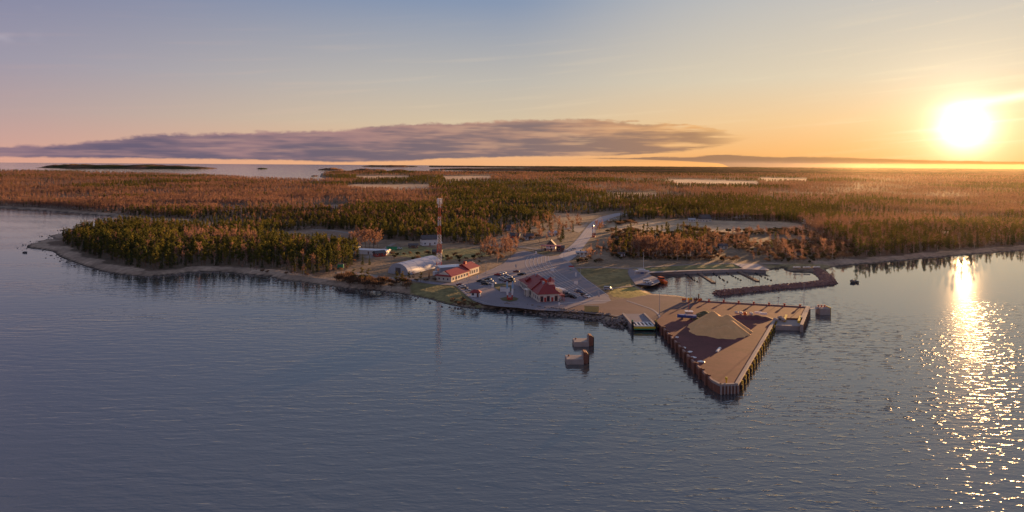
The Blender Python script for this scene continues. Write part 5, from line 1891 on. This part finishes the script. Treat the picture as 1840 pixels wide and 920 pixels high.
def car(px_, py_, rz, colr, label, van=False, group='cars parked on the harbour square'):
    p = at(px_, py_, ZA)
    bm, gm, wm, hm, lx = CARS[van]
    t_ = thing('parked_van' if van else 'parked_car', label, 'van' if van else 'car', (p.x, p.y, ZA + 0.03), R_(rz), group)
    link(bpy.data.objects.new('body', bm[colr]), t_)
    link(bpy.data.objects.new('window_glass', gm), t_)
    for sx in (-1.35, 1.35):
        for sy in (-0.8, 0.8):
            w = link(bpy.data.objects.new('wheel', wm), t_)
            w.location = (sx, sy, 0.33)
    for sy in (-0.6, 0.6):
        w = link(bpy.data.objects.new('headlight', hm), t_)
        w.location = (lx[0], sy, lx[1])
    return t_


shoreg = 'cars parked along the grass by the shore'
for k, (x_, y_, c_, lb) in enumerate([(826, 513.5, 'maroon', 'maroon car parked by the grass, farthest from the cabin'), (830, 516, 'white', 'white car parked by the grass between two darker cars'),
                                      (834.5, 519, 'grey', 'dark grey car parked by the grass'), (842.5, 525, 'silver', 'silver car parked by the grass nearest the small white cabin')]):
    car(x_, y_, 150, c_, lb, False, shoreg)
g2 = 'cars in the front rows of the car park'
for k, (x_, y_, c_, lb) in enumerate([(862.5, 506.5, 'black', 'black car at the outer end of the first car park row'), (869, 508, 'grey', 'dark grey car in the first car park row'), (871, 511.5, 'black', 'black car nearest the shore in the first car park row'),
                                      (876.5, 503.5, 'black', 'black car at the back of the first car park row'), (880, 506.5, 'silver', 'silver car between dark cars in the first car park row'), (884.5, 511, 'white', 'white car nearest the traffic island in the first row')]):
    car(x_, y_, 165 + k * 2, c_, lb, False, g2)
g3 = 'cars in the rows behind the terminal end'
for k, (x_, y_, c_, lb) in enumerate([(894, 495, 'red', 'bright red car at the outer corner of the middle car park rows'), (899, 494, 'white', 'white car next to the bright red car'), (903.5, 492, 'white', 'white car at the back of the middle rows'),
                                      (906.5, 496, 'silver', 'silver car in the middle of the car park rows'), (910.5, 498.5, 'blue', 'blue car in the middle of the car park rows'), (914.5, 500, 'white', 'white car on the terminal side of the middle rows'),
                                      (918, 503, 'black', 'black car nearest the terminal roof in the middle rows'), (901.5, 501.5, 'white', 'white car in the front of the middle rows'), (903, 504, 'grey', 'dark grey car in the front of the middle rows'),
                                      (908, 505, 'silver', 'silver car in the front of the middle rows'), (912, 507, 'maroon', 'maroon car in front of the white container'), (919, 507.5, 'black', 'black car at the terminal end of the front row')]):
    car(x_, y_, 158 + (k % 3) * 6, c_, lb, False, g3)
car(927.5, 489.5, 170, 'maroon', 'lone maroon car on the square left of the lanes', False, None)
car(935, 494.5, 188, 'black', 'black car next to the back corner of the terminal', False, None)
car(940, 493.5, 188, 'silver', 'silver car behind the back corner of the terminal', False, None)
g4 = 'cars waiting on the lanes behind the terminal'
for k, (x_, y_, c_, v_, lb) in enumerate([(1000, 523, 'white', True, 'white van parked tight behind the terminal'), (1018.5, 528, 'white', False, 'white car right behind the lorry'), (1022.5, 531, 'silver', False, 'silver car in the row behind the lorry'),
                                          (1026, 533.5, 'grey', False, 'dark grey car in the row behind the lorry'), (1030, 535.5, 'black', False, 'black car at the water end of the row behind the lorry'),
                                          (1037.5, 524, 'white', False, 'white car leading the outer waiting row'), (1041.5, 526, 'blue', False, 'dark blue car second in the outer waiting row'),
                                          (1050, 532, 'black', False, 'black car in the outer waiting row'), (1054.5, 534.5, 'white', False, 'white car at the water end of the outer waiting row')]):
    car(x_, y_, -55, c_, lb, v_, g4)
for x_, y_, rz, c_, v_, lb in [(1020, 452, 40, 'white', True, 'white van on the road beside the toll canopy'), (1027, 449.5, 45, 'white', False, 'white car on the road beyond the toll canopy'),
                               (1031, 448.5, 45, 'silver', False, 'silver car on the road beyond the white van'), (1048, 462.5, 0, 'white', False, 'white car beside the low cream building'),
                               (1066, 407.5, 70, 'grey', False, 'grey car driving on the main road near the bend'), (1105, 393.5, 150, 'white', False, 'white car by the tan field beside the road'),
                               (1085, 404, 60, 'white', True, 'white van beside the main road at the sunlit tree'), (718, 447.5, 20, 'white', False, 'white car beside the timber shed in the village'),
                               (1163, 507.5, 10, 'white', True, 'white van at the boat slip by the orange boat'), (1168, 510, 5, 'white', False, 'white car at the boat slip by the orange boat'),
                               (1093, 521, -20, 'silver', True, 'silver van at the corner of the golden-lit lawn')]:
    car(x_, y_, rz, c_, lb, v_, None)
# lorry behind the terminal
p = at(1010, 531, ZA)
lo_ = thing('lorry', 'white box lorry parked behind the ferry terminal', 'lorry', (p.x, p.y, ZA), R_(-58))
MB().box(-5.0, 2.0, -1.25, 1.25, 1.0, 3.7).build('cargo_box', PAINT['white'], lo_)
MB().extrude_y([(2.15, 0.5), (4.2, 0.5), (4.3, 1.4), (3.9, 2.7), (2.15, 2.8)], -1.2, 1.2).build('cab', PAINT['grey'], lo_)
MB().box(3.93, 4.32, -1.0, 1.0, 1.5, 2.2).build('windscreen', M_glass, lo_)
MB().box(-4.9, 4.1, -0.5, 0.5, 0.55, 0.97).build('chassis', M_dark, lo_)
for sx in (-4.0, -2.8, 3.2):
    for sy in (-1.05, 1.05):
        w = link(bpy.data.objects.new('wheel', CARS[False][2]), lo_)
        w.location = (sx, sy, 0.48)
        w.scale = (1.45, 1.6, 1.45)

# ------------------------------------------------------------------ boats
def hull(mb, L, B, D, fine=0.5, n=9):
    vs, fs = [], []
    for i in range(n + 1):
        s = i / n
        x = -L / 2 + L * s
        w = B / 2 * (1 - max(0, (s - fine) / (1 - fine)) ** 1.8) * (0.85 + 0.15 * min(1, s * 4))
        sheer = D * (1 + 0.22 * s * s)
        k = D * 0.15 * s
        vs += [(x, -w, sheer), (x, -w * 0.82, D * 0.35 + k), (x, 0, k), (x, w * 0.82, D * 0.35 + k), (x, w, sheer)]
        if i:
            a = (i - 1) * 5
            for j in range(4): fs.append((a + j, a + j + 1, a + j + 6, a + j + 5))
            fs.append((a + 4, a, a + 5, a + 9))
    fs.append((4, 3, 2, 1, 0))
    fs.append(tuple(n * 5 + j for j in range(5)))
    return mb.add(vs, fs)


p = at(1154, 491.5, Z0)
sb = thing('sailing_yacht', 'white sailing yacht with tall bare mast laid up on the yard', 'boat', (p.x, p.y, Z0 + 0.6), R_(-4))
hull(MB(), 9.0, 2.7, 1.4, 0.45).build('hull', M_white, sb)
MB().box(-2.5, 2.0, -0.9, 0.9, 1.65, 2.3).build('cabin', M_white, sb)
MB().tube((0.8, 0, 1.6), (0.8, 0, 13.5), 0.12, 0.08, 6).build('mast', M_white, sb)
MB().tube((0.8, 0, 2.8), (-3.6, 0, 2.7), 0.10, 0.10, 6).build('boom', M_white, sb)
MB().box(-1.2, 1.0, -0.12, 0.12, -0.6, 0.3).build('keel', M_blue, sb)
for xx in (-2.4, 2.2):
    for s in (-1, 1):
        MB().tube((xx, s * 1.5, -0.6), (xx, s * 0.95, 0.6), 0.08, 0.08, 5).build('cradle_prop', M_rust, sb)
p = at(1184, 508, 0)
ob = thing('pilot_boat', 'bright orange pilot boat moored at the yard corner', 'boat', (p.x + 1.2, p.y, -0.4), R_(110))
hull(MB(), 11, 3.6, 1.9, 0.5).build('hull', M_orange, ob)
wb = MB().box(-2.2, 1.8, -1.2, 1.2, 2.0, 4.2).build('wheelhouse', M_orange, ob)
MB().box(-2.25, 1.85, -1.25, 1.25, 3.1, 3.8).build('windows', M_glass, wb)
MB().tube((-0.5, 0, 4.2), (-0.5, 0, 6.8), 0.08, 0.05, 5).build('mast', M_dark, ob)
MB().box(-4.5, -2.6, -1.2, 1.2, 2.05, 2.5).build('aft_deck', M_redpaint, ob)
p = at(1234, 573, ZQ)
bb = thing('work_boat', 'blue and white work boat standing ashore beside the sand heap', 'boat', (p.x, p.y, ZQ + 0.25), R_(172))
hull(MB(), 8.6, 3.0, 1.5, 0.5).build('hull', M_blue, bb)
wb = MB().box(-2.6, 0.6, -1.15, 1.15, 1.55, 3.3).build('wheelhouse', M_white, bb)
MB().box(-2.65, 0.65, -1.2, 1.2, 2.5, 3.0).build('windows', M_glass, wb)
MB().box(-2.8, 0.9, -1.3, 1.3, 3.303, 3.45).build('roof', M_white, wb)
MB().tube((-0.8, 0, 3.4), (-0.8, 0, 9.0), 0.08, 0.04, 5).build('mast', M_redpaint, bb)
for xx in (-2.5, 2.0):
    MB().box(xx - 0.25, xx + 0.25, -1.4, 1.4, -0.25, 0.35).build('support_block', M_timber, bb)
for px_, py_, rz, lb in ((1468, 481, 10, 'small white boat pulled up on the grass near the breakwater root, nearer the basin'), (1450, 481.5, 0, 'small white boat pulled up on the grass beside the basin'),
                         (1432, 481.5, -5, 'small white boat pulled up on the grass, farthest from the breakwater')):
    p = at(px_, py_, Z0)
    t_ = thing('rowing_boat', lb, 'boat', (p.x, p.y, Z0), R_(rz), 'small boats ashore by the basin')
    hull(MB(), 5.0, 1.9, 0.8, 0.5).build('hull', M_white, t_)
    MB().box(-1.2, -0.9, -0.75, 0.75, 0.82, 0.9).build('thwart', M_timber, t_)

# ------------------------------------------------------------------ yacht basin
ZB = 1.9
wallp = [(1166, 491.2), (1250, 488.8), (1330, 485.8), (1376, 487.6)]
bw = thing('basin_wall', 'low stone wall along the landward side of the yacht basin', 'wall')
for i in range(3):
    a, c = at(*wallp[i], 1.0), at(*wallp[i + 1], 1.0)
    MB().obox((a + c) / 2, (c - a).to_2d(), (c - a).length / 2 - 0.01, 0.7, -2, Z0 + 0.1).build('wall_section', M_conc, bw)
fl = MB()
for k in range(8):
    a0 = 2 * PI * k / 8
    fl.tube((0.55 * math.cos(a0), 0.55 * math.sin(a0), 0.0), (0.55 * math.cos(a0 + PI / 4), 0.55 * math.sin(a0 + PI / 4), 0.0), 0.28, 0.28, 5)
fl.tube((0, 0, -0.3), (0, 0, 0.55), 0.5, 0.28, 8)
flm = fl.mesh('float', M_dark)
eym = MB().tube((0, 0, 0.55), (0, 0, 1.0), 0.07, 0.07, 5).mesh('mooring_eye', M_rust)
for pi_, (a_, c_, lb, flank) in enumerate([((1252, 489), (1283, 509), 'floating timber pontoon in the yacht basin, nearer the orange boat', 'inner'), ((1322.5, 486.5), (1362, 506), 'floating timber pontoon in the yacht basin, nearer the breakwater root', 'outer')]):
    a, c = at(*a_), at(*c_)
    ln = (c - a).to_2d().length
    pt = thing('pontoon', lb, 'pontoon', (a.x, a.y, 0), math.atan2((c - a).y, (c - a).x))
    nseg = 9
    for k in range(nseg):
        MB().box(ln * k / nseg + 0.02, ln * (k + 1) / nseg - 0.05, -1.2, 1.2, -0.2, 0.62).build('deck_section', M_timber, pt)
    for k in range(4):
        MB().tube((ln * (k + 0.9) / 4, 1.35, -2), (ln * (k + 0.9) / 4, 1.35, 2.2), 0.14, 0.14, 6).build('pile', M_timber, pt)
    if pi_ == 1:
        for k in range(6):
            MB().tube((ln * (0.45 + k * 0.1), -1.0, 0.6), (ln * (0.45 + k * 0.1), -1.0, 2.6), 0.1, 0.1, 5).build('service_post', M_dark, pt)
    d = (c - a).to_2d().normalized()
    n = Vector((-d.y, d.x))
    for s in (-1, 1):
        for k in range(8):
            q = a.to_2d() + d * ln * (0.12 + 0.11 * k) + n * s * (9.5 + random.uniform(-0.6, 0.6))
            t_ = thing('mooring_buoy', 'dark mooring buoy in the row on the %s side of the %s pontoon' % ('breakwater' if s < 0 else 'landward', flank), 'buoy', (q.x, q.y, 0.0), 0, 'mooring buoys %s %d' % (flank, s))
            link(bpy.data.objects.new('float', flm), t_)
            link(bpy.data.objects.new('mooring_eye', eym), t_)
mb = thing('dark_post', 'dark upright post by the winches at the quay root', 'post', (at(1255.5, 541, Z0).x, at(1255.5, 541, Z0).y, Z0))
MB().tube((0, 0, -0.5), (0, 0, 3.4), 0.35, 0.3, 8).build('shaft', M_dark, mb)
MB().tube((0, 0, 3.4), (0, 0, 3.7), 0.45, 0.45, 8).build('cap', M_rust, mb)

# ------------------------------------------------------------------ single trees and bushes around the harbour
def tree_at(kind, px_, py_, hpx, label, wide=1.0, group=None, var=None):
    p = at(px_, py_, Z0)
    h = hpx * p.y / CF
    base = {'pine': 16.2, 'spruce': 15.0, 'birch': 15.0, 'broad': 14.5, 'bush': 3.0, 'juniper': 2.6}[kind]
    s = h / base
    return plant(kind, (p.x, p.y, Z0 - 0.1), s, label, group, None, s * wide, var)


for k in range(7):
    tree_at('broad', 636 + k * 7, 446 + (k % 3) * 1.5, 30 + 6 * math.sin(k * 0.5), 'broad bare orange-tinged tree in the round clump behind the depot', 1.1, 'round clump of broad trees behind the depot', k % 2)
tree_at('spruce', 651.5, 475.5, 20, 'dark cone-shaped spruce in front of the depot, taller of the pair', 1.15)
tree_at('spruce', 664, 475.5, 18, 'dark cone-shaped spruce in front of the depot, shorter of the pair', 1.1)
tree_at('spruce', 628, 434, 17, 'dark spruce beside the round clump of broad trees', 0.9)
for k, (x_, y_, h_, lb) in enumerate([(636, 506, 22, 'pine on the shore bank, leftmost of the bank'), (650, 508, 26, 'tall pine on the shore bank above the reeds'), (662, 508, 24, 'pine on the shore bank beside the tall one'),
                                      (613, 497, 9, 'small round pine on the open shore bank'), (712, 511, 23, 'yellow-green pine in front of the hangar end, left of three'), (723, 513, 25, 'yellow-green pine in front of the hangar end, middle of three'),
                                      (735, 505, 18, 'yellow-green pine against the hangar end'), (756, 506, 17, 'small pine in front of the hangar side')]):
    tree_at('pine', x_, y_, h_, lb, 1.5)
rb = random.Random(21)


def clump(kinds, poly, n, hr, label, group, wide=1.0):
    P = w2(poly, Z0)
    x0, y0 = P.min(0)
    x1, y1 = P.max(0)
    k = 0
    tries = 0
    while k < n and tries < n * 40:
        tries += 1
        x, y = rb.uniform(x0, x1), rb.uniform(y0, y1)
        if not inside(P, np.array([x]), np.array([y]))[0]:
            continue
        kd = rb.choice(kinds)
        base = {'pine': 16.2, 'spruce': 15.0, 'birch': 15.0, 'broad': 14.5, 'bush': 3.0, 'juniper': 2.6}[kd]
        h = rb.uniform(*hr)
        if kd in ('bush', 'juniper') and hr[1] > 6: h *= 0.35
        lb = label[kd] if isinstance(label, dict) else label
        plant(kd, (x, y, Z0 - 0.1), h / base, lb, group, None, h / base * wide)
        k += 1


clump(['bush'], [(600, 498), (640, 500), (690, 505), (735, 510), (730, 521), (690, 519), (640, 514), (605, 506)], 46, (2.5, 5.0), 'bare brown bush on the bank between hangar and shore', 'bushes on the shore bank', 1.1)
clump(['birch', 'birch', 'broad', 'bush'], [(866, 448), (905, 442), (935, 452), (915, 466), (900, 474), (870, 478), (862, 468)], 44, (8, 13),
      {'birch': 'bare birch in the grove left of the harbour square', 'broad': 'broad bare tree in the grove left of the harbour square', 'bush': 'bare bush in the grove left of the harbour square'}, 'grove left of the harbour square')
clump(['birch', 'birch', 'bush', 'broad', 'spruce'], [(885, 428), (930, 415), (985, 398), (1035, 402), (1045, 405), (1015, 432), (1000, 440), (960, 436), (900, 438)], 95, (7, 13),
      {'birch': 'bare birch in the village gardens left of the main road', 'bush': 'bare bush in the village gardens left of the main road', 'broad': 'broad bare tree in the village gardens left of the main road',
       'spruce': 'dark spruce in the village gardens left of the main road'}, 'trees in the village gardens')
clump(['birch'], [(1125, 458), (1150, 452), (1215, 455), (1262, 462), (1258, 468), (1200, 467), (1130, 464)], 75, (12, 18), 'tall bare orange-lit birch in the grove above the yacht yard', 'birch grove above the yacht yard')
clump(['bush', 'birch', 'broad'], [(1050, 455), (1085, 445), (1120, 452), (1115, 460), (1080, 468), (1050, 466)], 22, (6, 11), {'bush': 'bare bush beside the road above the harbour lawn', 'birch': 'bare birch beside the road above the harbour lawn',
      'broad': 'broad bare tree beside the road above the harbour lawn'}, 'trees beside the road above the harbour lawn')
clump(['bush', 'juniper'], [(1035, 469), (1085, 468), (1085, 472), (1035, 474)], 16, (2.0, 3.2), {'bush': 'clipped brown hedge bush beside the low cream building', 'juniper': 'dark juniper in the hedge beside the low cream building'}, 'hedge beside the low cream building')
clump(['juniper', 'bush'], [(1090, 414), (1150, 414), (1150, 418), (1090, 418)], 16, (2.6, 4.5), {'juniper': 'dark juniper in the hedgerow below the tan field near the road', 'bush': 'bare bush in the hedgerow below the tan field near the road'}, 'hedgerow below the tan field near the road', 1.5)
clump(['juniper', 'bush'], [(1222, 409), (1232, 408), (1275, 415), (1275, 418), (1240, 416)], 26, (2.6, 5), {'juniper': 'dark juniper in the hedgerow crossing the tan field', 'bush': 'bare bush in the hedgerow crossing the tan field'}, 'hedgerow crossing the tan field', 1.5)
clump(['juniper', 'bush'], [(1305, 415), (1450, 414), (1450, 417), (1305, 418)], 34, (2.6, 4.5), {'juniper': 'dark juniper in the hedgerow along the lower edge of the tan field', 'bush': 'bare bush in the hedgerow along the lower edge of the tan field'}, 'hedgerow along the tan field', 1.5)
clump(['juniper', 'bush'], [(1093, 401), (1140, 399.5), (1140, 404), (1095, 405)], 16, (3, 5), {'juniper': 'dark juniper in the thicket at the road end of the tan field', 'bush': 'bare bush in the thicket at the road end of the tan field'}, 'thicket at the road end of the tan field', 1.6)
clump(['bush', 'juniper', 'bush'], [(690, 458), (780, 456), (870, 462), (860, 478), (810, 470), (700, 468)], 34, (1.6, 3.6), {'bush': 'bare bush in the rough grass behind the hangar', 'juniper': 'dark juniper in the rough grass behind the hangar'}, 'bushes behind the hangar')
clump(['bush', 'birch'], [(742, 505), (790, 500), (790, 507), (745, 511)], 8, (4, 7), {'bush': 'bare bush in front of the hangar side', 'birch': 'thin bare birch in front of the hangar side'}, 'bushes in front of the hangar')
clump(['bush'], [(800, 535), (840, 540), (862, 547), (850, 552), (815, 548)], 24, (0.8, 1.8), 'low brown bush on the bank below the small white cabin', 'bushes below the cabin', 1.3)
clump(['bush', 'birch', 'pine'], [(420, 481), (470, 484), (520, 491), (560, 494), (555, 498), (500, 493), (430, 488)], 20, (3.5, 7), {'bush': 'bare bush at the seaward foot of the wood on the point', 'birch': 'small birch at the seaward foot of the wood on the point',
      'pine': 'young pine at the seaward foot of the wood on the point'}, 'young growth at the foot of the wood')
for k in range(3):
    tree_at('broad', 1073 + k * 3.5, 417 + k, 21, 'tall sunlit bare tree beside the red and white fins', 0.8, 'sunlit trees beside the fins', k % 2)

grow()

# ------------------------------------------------------------------ haze
hz = MB().box(-15500, 15500, -400, 12600, -7.0, 81.0).build('haze', None)
hm = bpy.data.materials.new('evening_haze')
hm.use_nodes = True
tt = NT(hm.node_tree)
tt.n.clear()
ho = tt.node('ShaderNodeOutputMaterial')
pv = tt.node('ShaderNodeVolumePrincipled')
pv.inputs['Color'].default_value = (0.95, 0.78, 0.56, 1)
pv.inputs['Density'].default_value = 0.23e-5
pv.inputs['Anisotropy'].default_value = 0.92
tt.l.new(pv.outputs[0], ho.inputs['Volume'])
hz.data.materials.append(hm)
tag(hz, 'thin golden evening haze over land and water', 'haze', kind='stuff')
